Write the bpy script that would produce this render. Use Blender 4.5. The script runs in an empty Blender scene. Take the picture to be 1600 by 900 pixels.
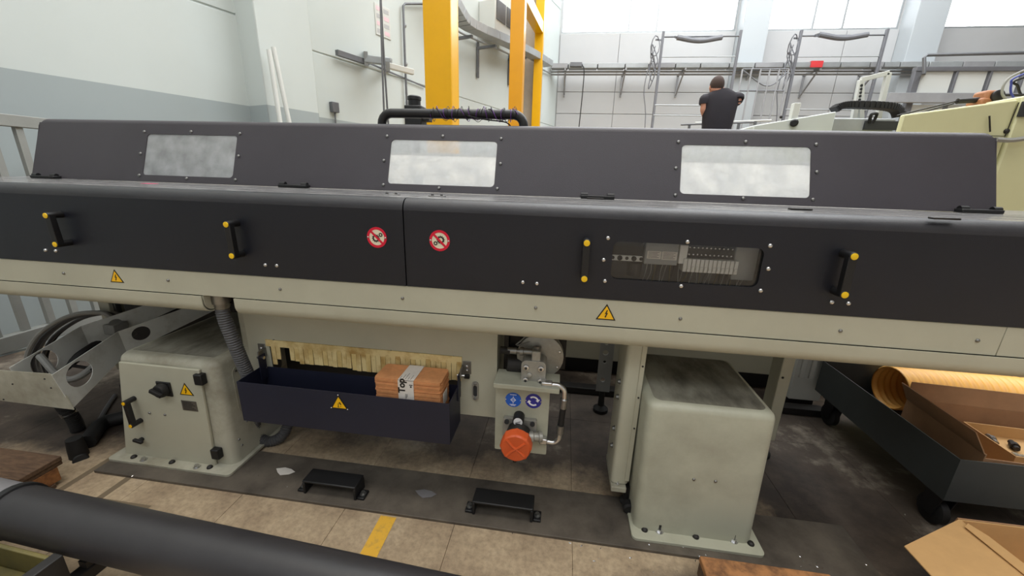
import bpy, bmesh, math, random
from mathutils import Vector, Matrix, Quaternion
from mathutils.geometry import tessellate_polygon
random.seed(7)
V = Vector
scene = bpy.context.scene
COL = scene.collection

# ------------------------------------------------------------------ camera
# world: X along the machine (right), Y into the hall, Z up, floor at 0, lens at (0, 0, EYE)
EYE = 1.4
F = 605.0                                     # focal length in pixels of the 1600 x 900 frame
RX = V((0.99045704, 0.06570911, -0.12114932))
RY = V((0.13473731, -0.27672101, 0.95145748))
RZ = V((0.02899486, -0.9587011, -0.28293374))
cam_data = bpy.data.cameras.new('camera')
cam_data.sensor_width = 36.0
cam_data.lens = F / 1600 * 36.0
cam_data.clip_start = 0.02
cam_data.clip_end = 200
cam = bpy.data.objects.new('camera', cam_data)
COL.objects.link(cam)
cam.matrix_world = Matrix(((RX[0], -RX[1], -RX[2], 0), (RY[0], -RY[1], -RY[2], 0),
                           (RZ[0], -RZ[1], -RZ[2], EYE), (0, 0, 0, 1)))
scene.camera = cam


def ray(x, y):
    c = V((x - 800, y - 450, F))
    return V((RX.dot(c), RY.dot(c), RZ.dot(c)))


def at(x, y, Y):                              # the point seen at a pixel, Y metres into the hall
    r = ray(x, y)
    return r * (Y / r.y) + V((0, 0, EYE))


def atz(x, y, z):                             # ... at height z
    r = ray(x, y)
    return r * ((z - EYE) / r.z) + V((0, 0, EYE))


def atx(x, y, X):
    r = ray(x, y)
    return r * (X / r.x) + V((0, 0, EYE))


# ------------------------------------------------------------------ light
world = bpy.data.worlds.new('world')
scene.world = world
world.use_nodes = True
bg = world.node_tree.nodes['Background']
bg.inputs[0].default_value = (0.96, 0.98, 1.0, 1)
bg.inputs[1].default_value = 7.0


def area(name, loc, rot, sx, sy, power, col=(1, 1, 1)):
    d = bpy.data.lights.new(name, 'AREA')
    d.shape = 'RECTANGLE'
    d.size, d.size_y, d.energy, d.color = sx, sy, power, col
    o = bpy.data.objects.new(name, d)
    COL.objects.link(o)
    o.location = loc
    o.rotation_euler = rot
    return o


area('skylight_hall', (2.3, 7.0, 8.3), (0, 0, 0), 13, 7.8, 1850, (0.95, 0.98, 1.0))
area('skylight_front', (-0.6, 0.9, 8.2), (0, 0, 0), 11, 2.8, 400, (1.0, 0.95, 0.88))
area('fill_rear', (0.2, -4.0, 8.2), (0, 0, 0), 10, 3.0, 340, (0.95, 0.97, 1.0))  # added cool fill above and behind the camera, brightens the front faces
scene.view_settings.view_transform = 'Standard'
scene.view_settings.look = 'None'
scene.view_settings.gamma = 1
scene.view_settings.use_curve_mapping = False
scene.view_settings.exposure = 0.0


# ------------------------------------------------------------------ materials
def lin(c):
    return tuple(((v / 255) / 12.92 if v / 255 <= 0.04045 else ((v / 255 + 0.055) / 1.055) ** 2.4) for v in c)


MATS = {}


def mat(name, rgb, rough=0.5, metal=0.0, vary=0.0, scale=6.0, bump=0.0, bscale=200.0, rgb2=None, spec=0.5, coat=0.0,
        lo=0.35, hi=0.7, stretch=None):
    m = bpy.data.materials.new(name)
    m.use_nodes = True
    nt = m.node_tree
    b = nt.nodes['Principled BSDF']
    c = lin(rgb)
    b.inputs['Base Color'].default_value = (*c, 1)
    b.inputs['Roughness'].default_value = rough
    b.inputs['Metallic'].default_value = metal
    b.inputs['Specular IOR Level'].default_value = spec
    b.inputs['Coat Weight'].default_value = coat
    tc = nt.nodes.new('ShaderNodeTexCoord')
    src = tc.outputs['Object']
    if stretch:
        mp = nt.nodes.new('ShaderNodeMapping')
        mp.inputs['Scale'].default_value = stretch
        nt.links.new(src, mp.inputs[0])
        src = mp.outputs[0]
    if vary or rgb2:
        n = nt.nodes.new('ShaderNodeTexNoise')
        n.inputs['Scale'].default_value = scale
        n.inputs['Detail'].default_value = 6
        n.inputs['Roughness'].default_value = 0.65
        nt.links.new(src, n.inputs['Vector'])
        r = nt.nodes.new('ShaderNodeValToRGB')
        c2 = lin(rgb2) if rgb2 else tuple(v * (1 - vary) for v in c)
        r.color_ramp.elements[0].position = lo
        r.color_ramp.elements[0].color = (*c2, 1)
        r.color_ramp.elements[1].position = hi
        r.color_ramp.elements[1].color = (*c, 1)
        nt.links.new(n.outputs[0], r.inputs[0])
        nt.links.new(r.outputs[0], b.inputs['Base Color'])
    if bump:
        n2 = nt.nodes.new('ShaderNodeTexNoise')
        n2.inputs['Scale'].default_value = bscale
        n2.inputs['Detail'].default_value = 3
        nt.links.new(src, n2.inputs['Vector'])
        bp = nt.nodes.new('ShaderNodeBump')
        bp.inputs['Strength'].default_value = bump
        bp.inputs['Distance'].default_value = 0.002
        nt.links.new(n2.outputs[0], bp.inputs['Height'])
        nt.links.new(bp.outputs[0], b.inputs['Normal'])
    MATS[name] = m
    return m


mat('black_paint', (17, 20, 31), 0.38, vary=0.12, scale=3, bump=0.35, bscale=420)
mat('hood_paint', (62, 58, 64), 0.45, vary=0.15, scale=2.5, bump=0.35, bscale=420)
mat('roll_paint', (32, 32, 38), 0.30, rgb2=(46, 45, 49), scale=5, stretch=(1, 5, 5), bump=0.35, bscale=420)
mat('lid_top', (84, 84, 86), 0.22, rgb2=(150, 148, 147), scale=9, stretch=(1, 5, 5), lo=0.36, hi=0.64, spec=0.3)
mat('cream', (186, 184, 165), 0.42, vary=0.10, scale=3.5, bump=0.05, bscale=300)
mat('cream_dirty', (178, 176, 160), 0.45, rgb2=(134, 128, 110), scale=4.5, lo=0.3, hi=0.6, bump=0.05)
mat('box_grey', (176, 176, 158), 0.4, rgb2=(150, 148, 132), scale=3.0, lo=0.25, hi=0.55, bump=0.05)
mat('dusty_top', (150, 148, 134), 0.55, rgb2=(92, 88, 78), scale=7, stretch=(1.2, 0.5, 1), lo=0.35, hi=0.62)
mat('navy', (30, 33, 52), 0.5, vary=0.15, scale=5)
mat('steel', (150, 150, 148), 0.35, 0.9, vary=0.25, scale=20)
mat('bright_steel', (205, 205, 205), 0.22, 0.95)
mat('cast_alu', (168, 166, 158), 0.42, 0.45, vary=0.25, scale=18, bump=0.2, bscale=150)
mat('dark_steel', (58, 56, 55), 0.5, 0.5, vary=0.4, scale=9)
mat('black_plastic', (20, 20, 22), 0.45)
mat('rubber', (22, 21, 21), 0.65, vary=0.3, scale=14)
mat('yellow_plastic', (240, 196, 20), 0.4)
mat('sign_yellow', (246, 190, 10), 0.45)
mat('sign_black', (22, 18, 12), 0.5)
mat('sign_red', (214, 10, 52), 0.4)
mat('sign_white', (228, 222, 196), 0.5)
mat('sign_blue', (30, 92, 190), 0.4)
mat('sign_dark_blue', (44, 44, 140), 0.4)
mat('ink_white', (235, 235, 235), 0.5)
mat('orange_plastic', (208, 88, 40), 0.38, vary=0.1, scale=20)
mat('card_orange', (216, 150, 98), 0.75, vary=0.25, scale=25)
mat('carton', (204, 162, 108), 0.8, vary=0.14, scale=8)
mat('carton_dark', (176, 134, 98), 0.82, vary=0.2, scale=8)
mat('paper', (222, 216, 208), 0.7, vary=0.1, scale=30)
mat('leather', (226, 206, 150), 0.8, rgb2=(178, 142, 78), scale=9, lo=0.32, hi=0.55)
mat('leather_dark', (218, 194, 132), 0.8, rgb2=(170, 132, 68), scale=8, lo=0.3, hi=0.55)
mat('conduit', (88, 88, 90), 0.55, vary=0.2, scale=20)
mat('cable_grey', (140, 140, 136), 0.5)
mat('tray_white', (214, 216, 212), 0.42, rgb2=(180, 180, 172), scale=6, lo=0.28, hi=0.5)
mat('fence_grey', (146, 148, 144), 0.5, vary=0.12, scale=8)
mat('wood', (108, 84, 62), 0.8, rgb2=(64, 46, 34), scale=14, stretch=(1, 6, 6), lo=0.3, hi=0.7)
mat('wood_orange', (172, 120, 74), 0.75, rgb2=(96, 66, 44), scale=24, lo=0.3, hi=0.6)
mat('wood_end', (176, 120, 70), 0.8, rgb2=(110, 70, 40), scale=20)
mat('pipe_black', (46, 44, 46), 0.42, vary=0.25, scale=5, bump=0.1, bscale=90)
mat('pipe_grey', (120, 118, 120), 0.5, vary=0.2, scale=8)
mat('olive', (124, 112, 58), 0.45, rgb2=(84, 78, 46), scale=6)
mat('cart_grey', (62, 66, 66), 0.55, vary=0.15, scale=5)
mat('plate_steel', (104, 96, 86), 0.6, 0.15, rgb2=(64, 58, 52), scale=5, lo=0.3, hi=0.66, bump=0.2, bscale=60)
mat('hose_yellow', (232, 176, 92), 0.45)
mat('post_yellow', (230, 172, 0), 0.28, vary=0.06, scale=3)
mat('post_orange', (214, 150, 24), 0.3, vary=0.06, scale=3)
mat('panel_white', (182, 183, 184), 0.6, vary=0.05, scale=1.2)
mat('pillar_white', (196, 194, 190), 0.6, vary=0.05, scale=1.5)
mat('trim_grey', (176, 182, 186), 0.55)
mat('galv', (168, 172, 174), 0.42, 0.35, vary=0.15, scale=6)
mat('haze_metal', (152, 153, 156), 0.55, 0.1, vary=0.15, scale=4)  # paled: veiling glare over the far hall put into the metal's colour
mat('haze_dark', (112, 113, 118), 0.55, 0.1, vary=0.15, scale=4)  # dark metal, paled for the same glare
mat('beige_panel', (186, 176, 164), 0.6, vary=0.2, scale=3)
mat('pale_pink', (226, 196, 204), 0.5)
mat('galv_dark', (112, 114, 118), 0.5, 0.3, vary=0.2, scale=6)
mat('white_metal', (206, 208, 204), 0.4)
mat('machine_white', (200, 206, 202), 0.4, vary=0.05, scale=2)
mat('machine_cream', (204, 202, 160), 0.42, vary=0.06, scale=2)
mat('red_plastic', (214, 60, 64), 0.5)
mat('purple_fringe', (96, 48, 130), 0.5)  # purple lens fringing of the black wires, put into the colour
mat('blue_hose', (60, 70, 150), 0.45)
mat('skin', (186, 132, 110), 0.55)
mat('hair', (58, 42, 36), 0.8)
mat('tshirt', (34, 30, 38), 0.85, vary=0.2, scale=12)
mat('trousers', (44, 46, 58), 0.85)
mat('terminal_grey', (226, 226, 220), 0.55)
mat('module_grey', (150, 152, 150), 0.5)
mat('inner_dark', (44, 46, 48), 0.6)
mat('inner_white', (226, 222, 212), 0.6, vary=0.08, scale=3)
mat('tape_yellow', (222, 172, 56), 0.7, rgb2=(190, 150, 70), scale=30, lo=0.3, hi=0.5)
mat('tape_dark', (112, 98, 78), 0.8)
mat('motor_brown', (168, 112, 74), 0.55, vary=0.2, scale=20)
mat('pink', (230, 90, 130), 0.5)
mat('ceiling_grey', (170, 170, 168), 0.8)


def wall_mat():
    m = mat('wall_paint', (208, 214, 212), 0.65)
    nt = m.node_tree
    b = nt.nodes['Principled BSDF']
    g = nt.nodes.new('ShaderNodeNewGeometry')
    s = nt.nodes.new('ShaderNodeSeparateXYZ')
    nt.links.new(g.outputs['Position'], s.inputs[0])
    gt = nt.nodes.new('ShaderNodeMath')
    gt.operation = 'LESS_THAN'
    gt.inputs[1].default_value = 2.0                       # height of the grey painted dado
    nt.links.new(s.outputs[2], gt.inputs[0])
    n = nt.nodes.new('ShaderNodeTexNoise')
    n.inputs['Scale'].default_value = 1.3
    n.inputs['Detail'].default_value = 6
    nt.links.new(g.outputs['Position'], n.inputs['Vector'])
    mx = nt.nodes.new('ShaderNodeMix')
    mx.data_type = 'RGBA'
    mx.inputs[6].default_value = (*lin((206, 214, 212)), 1)
    mx.inputs[7].default_value = (*lin((164, 174, 176)), 1)
    nt.links.new(gt.outputs[0], mx.inputs[0])
    mul = nt.nodes.new('ShaderNodeMix')
    mul.data_type = 'RGBA'
    mul.blend_type = 'MULTIPLY'
    mul.inputs[0].default_value = 0.12
    nt.links.new(mx.outputs[2], mul.inputs[6])
    nt.links.new(n.outputs[0], mul.inputs[7])
    nt.links.new(mul.outputs[2], b.inputs['Base Color'])


wall_mat()


def floor_mat():
    m = mat('concrete', (170, 150, 126), 0.7)
    nt = m.node_tree
    L = nt.links
    b = nt.nodes['Principled BSDF']
    g = nt.nodes.new('ShaderNodeNewGeometry')

    def noise(sc, det=6, rg=0.6):
        n = nt.nodes.new('ShaderNodeTexNoise')
        n.inputs['Scale'].default_value = sc
        n.inputs['Detail'].default_value = det
        n.inputs['Roughness'].default_value = rg
        L.new(g.outputs['Position'], n.inputs['Vector'])
        return n.outputs[0]

    def ramp(src, stops):
        r = nt.nodes.new('ShaderNodeValToRGB')
        e = r.color_ramp.elements
        e[0].position, e[0].color = stops[0][0], (*stops[0][1], 1)
        e[1].position, e[1].color = stops[-1][0], (*stops[-1][1], 1)
        for p, c in stops[1:-1]:
            q = e.new(p)
            q.color = (*c, 1)
        L.new(src, r.inputs[0])
        return r.outputs[0]

    def mix(fac, a, c, mode='MIX'):
        x = nt.nodes.new('ShaderNodeMix')
        x.data_type = 'RGBA'
        x.blend_type = mode
        if hasattr(fac, 'links'):
            L.new(fac, x.inputs[0])
        else:
            x.inputs[0].default_value = fac
        L.new(a, x.inputs[6])
        L.new(c, x.inputs[7])
        return x.outputs[2]
    base = ramp(noise(4.5), [(0.3, lin((150, 130, 106))), (0.55, lin((178, 158, 130))), (0.75, lin((190, 172, 146)))])
    fine = ramp(noise(45, 4, 0.7), [(0.35, (0.72, 0.72, 0.72)), (0.6, (1, 1, 1))])
    c = mix(1.0, base, fine, 'MULTIPLY')
    # oily stains of the slab; under the machine the dark colour also paints its shade
    oil_shade = ramp(noise(2.2, 8, 0.7), [(0.36, lin((50, 42, 37))), (0.56, lin((84, 73, 63))), (0.68, lin((146, 136, 122)))])

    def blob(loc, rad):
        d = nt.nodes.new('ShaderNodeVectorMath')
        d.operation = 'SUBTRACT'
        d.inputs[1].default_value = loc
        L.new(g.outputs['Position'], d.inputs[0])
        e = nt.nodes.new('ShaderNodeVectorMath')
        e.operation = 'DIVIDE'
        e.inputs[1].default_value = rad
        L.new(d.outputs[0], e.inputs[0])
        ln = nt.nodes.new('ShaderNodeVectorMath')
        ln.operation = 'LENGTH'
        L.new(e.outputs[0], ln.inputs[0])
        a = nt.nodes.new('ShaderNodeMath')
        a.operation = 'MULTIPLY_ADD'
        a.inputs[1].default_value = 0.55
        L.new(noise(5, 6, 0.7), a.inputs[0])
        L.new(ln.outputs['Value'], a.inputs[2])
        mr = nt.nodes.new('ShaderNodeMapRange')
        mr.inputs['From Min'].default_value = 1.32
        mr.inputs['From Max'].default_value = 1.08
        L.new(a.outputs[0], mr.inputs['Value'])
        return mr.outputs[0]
    c = mix(blob((1.75, 1.75, 0), (1.0, 0.72, 1)), c, oil_shade)
    c = mix(blob((0.1, 2.35, 0), (3.2, 0.85, 1)), c, oil_shade)  # widened under the machine: beam shade painted in with the stain
    c = mix(blob((-3.0, 1.85, 0), (1.35, 0.66, 1)), c, oil_shade)
    c = mix(blob((1.25, 0.95, 0), (1.1, 0.32, 1)), c, oil_shade)
    L.new(c, b.inputs['Base Color'])
    bp = nt.nodes.new('ShaderNodeBump')
    bp.inputs['Strength'].default_value = 0.25
    bp.inputs['Distance'].default_value = 0.004
    L.new(noise(60), bp.inputs['Height'])
    L.new(bp.outputs[0], b.inputs['Normal'])


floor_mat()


def glass_mat(name, clear, tint, rough, tr=0.5, amp=0.14):
    """A pane: part of the light goes straight through, the rest is scattered by its hazy film, plus a gloss."""
    m = bpy.data.materials.new(name)
    m.use_nodes = True
    nt = m.node_tree
    nt.nodes.remove(nt.nodes['Principled BSDF'])
    out = nt.nodes['Material Output']
    t = nt.nodes.new('ShaderNodeBsdfTransparent')
    d = nt.nodes.new('ShaderNodeBsdfDiffuse')
    d.inputs[0].default_value = (*lin(tint), 1)
    tl = nt.nodes.new('ShaderNodeBsdfTranslucent')
    tl.inputs[0].default_value = (*lin(tint), 1)
    hz = nt.nodes.new('ShaderNodeMixShader')
    hz.inputs[0].default_value = tr
    nt.links.new(d.outputs[0], hz.inputs[1])
    nt.links.new(tl.outputs[0], hz.inputs[2])
    n = nt.nodes.new('ShaderNodeTexNoise')
    n.inputs['Scale'].default_value = 14
    n.inputs['Detail'].default_value = 5
    tc = nt.nodes.new('ShaderNodeTexCoord')
    nt.links.new(tc.outputs['Object'], n.inputs['Vector'])
    mr = nt.nodes.new('ShaderNodeMapRange')
    mr.inputs['To Min'].default_value = max(0, (1 - clear) - amp)
    mr.inputs['To Max'].default_value = min(1, (1 - clear) + amp)
    mr.inputs['From Min'].default_value = 0.3
    mr.inputs['From Max'].default_value = 0.7
    nt.links.new(n.outputs[0], mr.inputs['Value'])
    a = nt.nodes.new('ShaderNodeMixShader')
    nt.links.new(mr.outputs[0], a.inputs[0])
    nt.links.new(t.outputs[0], a.inputs[1])
    nt.links.new(hz.outputs[0], a.inputs[2])
    g = nt.nodes.new('ShaderNodeBsdfGlossy')
    g.inputs['Roughness'].default_value = rough
    lw = nt.nodes.new('ShaderNodeFresnel')
    lw.inputs[0].default_value = 1.45
    e = nt.nodes.new('ShaderNodeMixShader')
    nt.links.new(lw.outputs[0], e.inputs[0])
    nt.links.new(a.outputs[0], e.inputs[1])
    nt.links.new(g.outputs[0], e.inputs[2])
    nt.links.new(e.outputs[0], out.inputs['Surface'])
    MATS[name] = m


glass_mat('plexi_hazy', 0.5, (238, 242, 245), 0.12, 0.6)
glass_mat('plexi_clear', 0.97, (150, 155, 160), 0.05, 0.3, 0.02)
glass_mat('window_glass', 0.92, (235, 245, 250), 0.02, 0.9)
glass_mat('hose_film', 0.2, (236, 170, 84), 0.3, 0.6)


# ------------------------------------------------------------------ mesh helpers
W = {}                                        # world position of each object's origin


def basis(n):
    n = V(n).normalized()
    a = V((0, 0, 1)) if abs(n.z) < 0.9 else V((1, 0, 0))
    u = a.cross(n).normalized()
    return u, n.cross(u), n


def catmull(pts, k=8):
    pts = [V(p) for p in pts]
    if len(pts) < 3:
        return pts
    out = []
    P = [pts[0] * 2 - pts[1]] + pts + [pts[-1] * 2 - pts[-2]]
    for i in range(1, len(P) - 2):
        a, b, c, d = P[i - 1:i + 3]
        for j in range(k):
            t = j / k
            out.append(0.5 * ((2 * b) + (c - a) * t + (2 * a - 5 * b + 4 * c - d) * t * t + (3 * b - a - 3 * c + d) * t ** 3))
    out.append(pts[-1])
    return out


def rrect(x0, y0, x1, y1, r, k=5):
    o = []
    for cx, cy, a in ((x1 - r, y1 - r, 0), (x0 + r, y1 - r, 90), (x0 + r, y0 + r, 180), (x1 - r, y0 + r, 270)):
        for i in range(k + 1):
            t = math.radians(a + 90 * i / k)
            o.append((cx + r * math.cos(t), cy + r * math.sin(t)))
    return o


def circle(cx, cy, r, n=20):
    return [(cx + r * math.cos(2 * math.pi * i / n), cy + r * math.sin(2 * math.pi * i / n)) for i in range(n)]


class MB:
    def __init__(self):
        self.v, self.f = [], []

    def add(self, verts, faces):
        k = len(self.v)
        self.v += [V(p) for p in verts]
        self.f += [[i + k for i in f] for f in faces]
        return self

    def box(self, a, b):
        x0, y0, z0 = a
        x1, y1, z1 = b
        return self.hexa([(x0, y0, z0), (x1, y0, z0), (x1, y1, z0), (x0, y1, z0), (x0, y0, z1), (x1, y0, z1), (x1, y1, z1), (x0, y1, z1)])

    def hexa(self, p):                        # 4 bottom corners anticlockwise from above, then the 4 above them
        return self.add(p, [(3, 2, 1, 0), (4, 5, 6, 7), (0, 1, 5, 4), (1, 2, 6, 5), (2, 3, 7, 6), (3, 0, 4, 7)])

    def bar(self, p0, p1, w, h, up=(0, 0, 1)):  # a beam of rectangular section
        p0, p1 = V(p0), V(p1)
        d = (p1 - p0).normalized()
        s = d.cross(V(up))
        if s.length < 1e-4:
            s = d.cross(V((0, 1, 0)))
        s.normalize()
        u = s.cross(d)
        s, u = s * w / 2, u * h / 2
        return self.hexa([p0 - s - u, p0 + s - u, p1 + s - u, p1 - s - u, p0 - s + u, p0 + s + u, p1 + s + u, p1 - s + u])

    def cyl(self, p0, p1, r0, r1=None, n=16):
        return self.lathe(p0, p1, [(0, r0), (1, r0 if r1 is None else r1)], n)

    def lathe(self, p0, p1, prof, n=20, caps=True):   # prof: (fraction along p0-p1, radius)
        p0, p1 = V(p0), V(p1)
        u, w, d = basis(p1 - p0)
        vs, fs = [], []
        for t, r in prof:
            c = p0.lerp(p1, t)
            for i in range(n):
                a = 2 * math.pi * i / n
                vs.append(c + u * (r * math.cos(a)) + w * (r * math.sin(a)))
        for j in range(len(prof) - 1):
            for i in range(n):
                q = (i + 1) % n
                fs.append((j * n + i, j * n + q, (j + 1) * n + q, (j + 1) * n + i))
        if caps:
            fs.append(tuple(reversed(range(n))))
            fs.append(tuple(range((len(prof) - 1) * n, len(prof) * n)))
        return self.add(vs, fs)

    def tube(self, pts, r, n=10, caps=True, wall=0.0):
        pts = [V(p) for p in pts]
        m = len(pts)
        rad = r if callable(r) else (lambda i: r)
        T = [(pts[min(i + 1, m - 1)] - pts[max(i - 1, 0)]).normalized() for i in range(m)]
        u, w, _ = basis(T[0])
        vs, fs = [], []
        for i in range(m):
            if i:
                q = T[i - 1].rotation_difference(T[i])
                u = q @ u
                w = q @ w
            for k in range(n):
                a = 2 * math.pi * k / n
                vs.append(pts[i] + (u * math.cos(a) + w * math.sin(a)) * rad(i))
        for i in range(m - 1):
            for k in range(n):
                q = (k + 1) % n
                fs.append((i * n + k, i * n + q, (i + 1) * n + q, (i + 1) * n + k))
        if caps:
            fs.append(tuple(reversed(range(n))))
            fs.append(tuple(range((m - 1) * n, m * n)))
        return self.add(vs, fs)

    def plate(self, outer, holes, o, u, v, t):   # a sheet outlined in 2D, with holes, t thick along u x v
        o, u, v = V(o), V(u), V(v)
        n = u.cross(v).normalized() * t
        loops = [outer] + list(holes)
        flat = [p for l in loops for p in l]
        tris = tessellate_polygon([[V((p[0], p[1], 0)) for p in l] for l in loops])
        N = len(flat)
        vs = [o + u * p[0] + v * p[1] for p in flat]
        vs += [p + n for p in vs]
        fs = []
        for a, b, c in tris:
            A, B, C = flat[a], flat[b], flat[c]
            s = (B[0] - A[0]) * (C[1] - A[1]) - (B[1] - A[1]) * (C[0] - A[0])
            if s < 0:
                a, c = c, a
            fs.append((c, b, a))
            fs.append((a + N, b + N, c + N))
        k = 0
        for l in loops:
            m = len(l)
            area2 = sum(l[i][0] * l[(i + 1) % m][1] - l[(i + 1) % m][0] * l[i][1] for i in range(m))
            want = area2 > 0 if l is outer else area2 < 0
            for i in range(m):
                a, b = k + i, k + (i + 1) % m
                fs.append((a, b, b + N, a + N) if want else (b, a, a + N, b + N))
            k += m
        return self.add(vs, fs)

    def extrude_x(self, prof, x0, x1):        # closed profile of (y, z), drawn along X
        m = len(prof)
        vs = [V((x0, y, z)) for y, z in prof] + [V((x1, y, z)) for y, z in prof]
        fs = [(i, (i + 1) % m, (i + 1) % m + m, i + m) for i in range(m)]
        tr = tessellate_polygon([[V((y, z, 0)) for y, z in prof]])
        for a, b, c in tr:
            fs.append((a, b, c))
            fs.append((c + m, b + m, a + m))
        return self.add(vs, fs)

    def sphere(self, c, rx, ry, rz, n=16, m=10):
        c = V(c)
        vs, fs = [c + V((0, 0, -rz))], []
        for j in range(1, m):
            t = -math.pi / 2 + math.pi * j / m
            for i in range(n):
                a = 2 * math.pi * i / n
                vs.append(c + V((rx * math.cos(t) * math.cos(a), ry * math.cos(t) * math.sin(a), rz * math.sin(t))))
        vs.append(c + V((0, 0, rz)))
        for i in range(n):
            fs.append((0, 1 + (i + 1) % n, 1 + i))
            fs.append((len(vs) - 1, 1 + (m - 2) * n + i, 1 + (m - 2) * n + (i + 1) % n))
        for j in range(m - 2):
            for i in range(n):
                a, b = 1 + j * n + i, 1 + j * n + (i + 1) % n
                fs.append((a, b, b + n, a + n))
        return self.add(vs, fs)

    def build(self, name, m, parent=None, bevel=0.0, smooth=35, origin=None, segs=2):
        org = W[parent] if parent else V(origin or (0, 0, 0))
        me = bpy.data.meshes.new(name)
        me.from_pydata([p - org for p in self.v], [], self.f)
        bm = bmesh.new()
        bm.from_mesh(me)
        bmesh.ops.recalc_face_normals(bm, faces=bm.faces)
        bm.to_mesh(me)
        bm.free()
        me.materials.append(MATS[m])
        if smooth:
            me.polygons.foreach_set('use_smooth', [True] * len(me.polygons))
            me.set_sharp_from_angle(angle=math.radians(smooth))
        o = bpy.data.objects.new(name, me)
        COL.objects.link(o)
        if parent:
            o.parent = parent
        else:
            o.location = org
        W[o] = org
        if bevel:
            b = o.modifiers.new('bevel', 'BEVEL')
            b.width = bevel
            b.segments = segs
            b.limit_method = 'ANGLE'
            b.angle_limit = math.radians(40)
        return o


def tag(o, label=None, cat=None, group=None, kind=None):
    for k, v in (('label', label), ('category', cat), ('group', group), ('kind', kind)):
        if v:
            o[k] = v
    return o


def thing(name, label, cat, loc, group=None):
    o = bpy.data.objects.new(name, None)
    o.empty_display_size = 0.05
    COL.objects.link(o)
    o.location = loc
    W[o] = V(loc)
    return tag(o, label, cat, group)


_BOLT = {}


def bolt(parent, p, n=(0, -1, 0), r=0.007, m='bright_steel', kind='screw_head', name='bolt'):
    key = (kind, round(r, 5), m)
    if key not in _BOLT:
        b = MB()
        if kind == 'screw_head':
            b.lathe((0, 0, 0), (0, 0, 1), [(0, r), (r * .35, r * .98), (r * .7, r * .75), (r * .85, r * .45)], 10)
        else:
            b.lathe((0, 0, 0), (0, 0, 1), [(0, r * 1.5), (r * .25, r * 1.5), (r * .26, r * 1.5)], 14)
            b.cyl((0, 0, r * .2), (0, 0, r * 1.3), r, n=6)
        o = b.build('bolt', m)
        _BOLT[key] = o.data
        bpy.data.objects.remove(o)
    o = bpy.data.objects.new(name, _BOLT[key])
    COL.objects.link(o)
    o.parent = parent
    o.location = V(p) - W[parent]
    o.rotation_euler = V((0, 0, 1)).rotation_difference(V(n)).to_euler()
    W[o] = V(p)
    return o


def arc(cy, cz, r, a0, a1, k=6):
    return [(cy + r * math.cos(math.radians(a0 + (a1 - a0) * i / k)), cz + r * math.sin(math.radians(a0 + (a1 - a0) * i / k))) for i in range(k + 1)]


def sheet(line, t):
    """A closed profile t thick round an open (y, z) polyline."""
    n = len(line)
    off = []
    for i in range(n):
        a, b = line[max(i - 1, 0)], line[min(i + 1, n - 1)]
        d = V((b[0] - a[0], b[1] - a[1])).normalized()
        off.append((line[i][0] + d.y * t, line[i][1] - d.x * t))
    return list(line) + off[::-1]


# flat signs: built as thin stacked pieces on a surface, u to the right, v up, n out of the surface
def sign_triangle(parent, c, s, u=(1, 0, 0), v=(0, 0, 1), glyph='bolt', lab=None):
    c, u, v = V(c), V(u).normalized(), V(v).normalized()
    n = u.cross(v)
    h = s * 0.866

    def tri(k):
        return [(-s / 2 * k, -h / 3 * k), (s / 2 * k, -h / 3 * k), (0, h * 2 / 3 * k)]
    o = MB().plate(tri(1.0), [], c, u, v, 0.0012).build('warning_sign', 'sign_black', parent)
    MB().plate(tri(0.80), [], c + n * 0.0012, u, v, 0.0006).build('sign_face', 'sign_yellow', o)
    k = s / 2.3
    if glyph == 'bolt':
        g = [(.05, .60), (-.17, .08), (.0, .10), (-.12, -.20), (-.16, -.18), (-.10, -.40), (.06, -.22), (.01, -.21), (.20, .22), (.04, .19), (.15, .56)]
        MB().plate([(x * k, y * k) for x, y in g], [], c + n * 0.0018, u, v, 0.0005).build('sign_glyph', 'sign_black', o)
    else:
        b = MB()
        b.plate([(x * k, y * k) for x, y in ((-.22, -.42), (.02, -.42), (.02, -.34), (-.08, -.34), (-.04, .18), (-.12, .18), (-.16, -.34), (-.22, -.34))], [], c + n * 0.0018, u, v, 0.0005)
        b.plate([(x * k, y * k) for x, y in ((.0, .26), (.12, .36), (.34, .02), (.22, -.08))], [], c + n * 0.0018, u, v, 0.0005)
        b.plate([(x * k, y * k) for x, y in ((.2, -.2), (.27, -.18), (.22, -.38), (.15, -.38))], [], c + n * 0.0018, u, v, 0.0005)
        b.build('sign_glyph', 'sign_black', o)
    return o


def gear(cx, cy, r, teeth):
    o = []
    for i in range(teeth * 4):
        a = 2 * math.pi * i / (teeth * 4)
        rr = r * (1.28 if i % 4 in (0, 1) else 1.0)
        o.append((cx + rr * math.cos(a), cy + rr * math.sin(a)))
    return o


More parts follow.
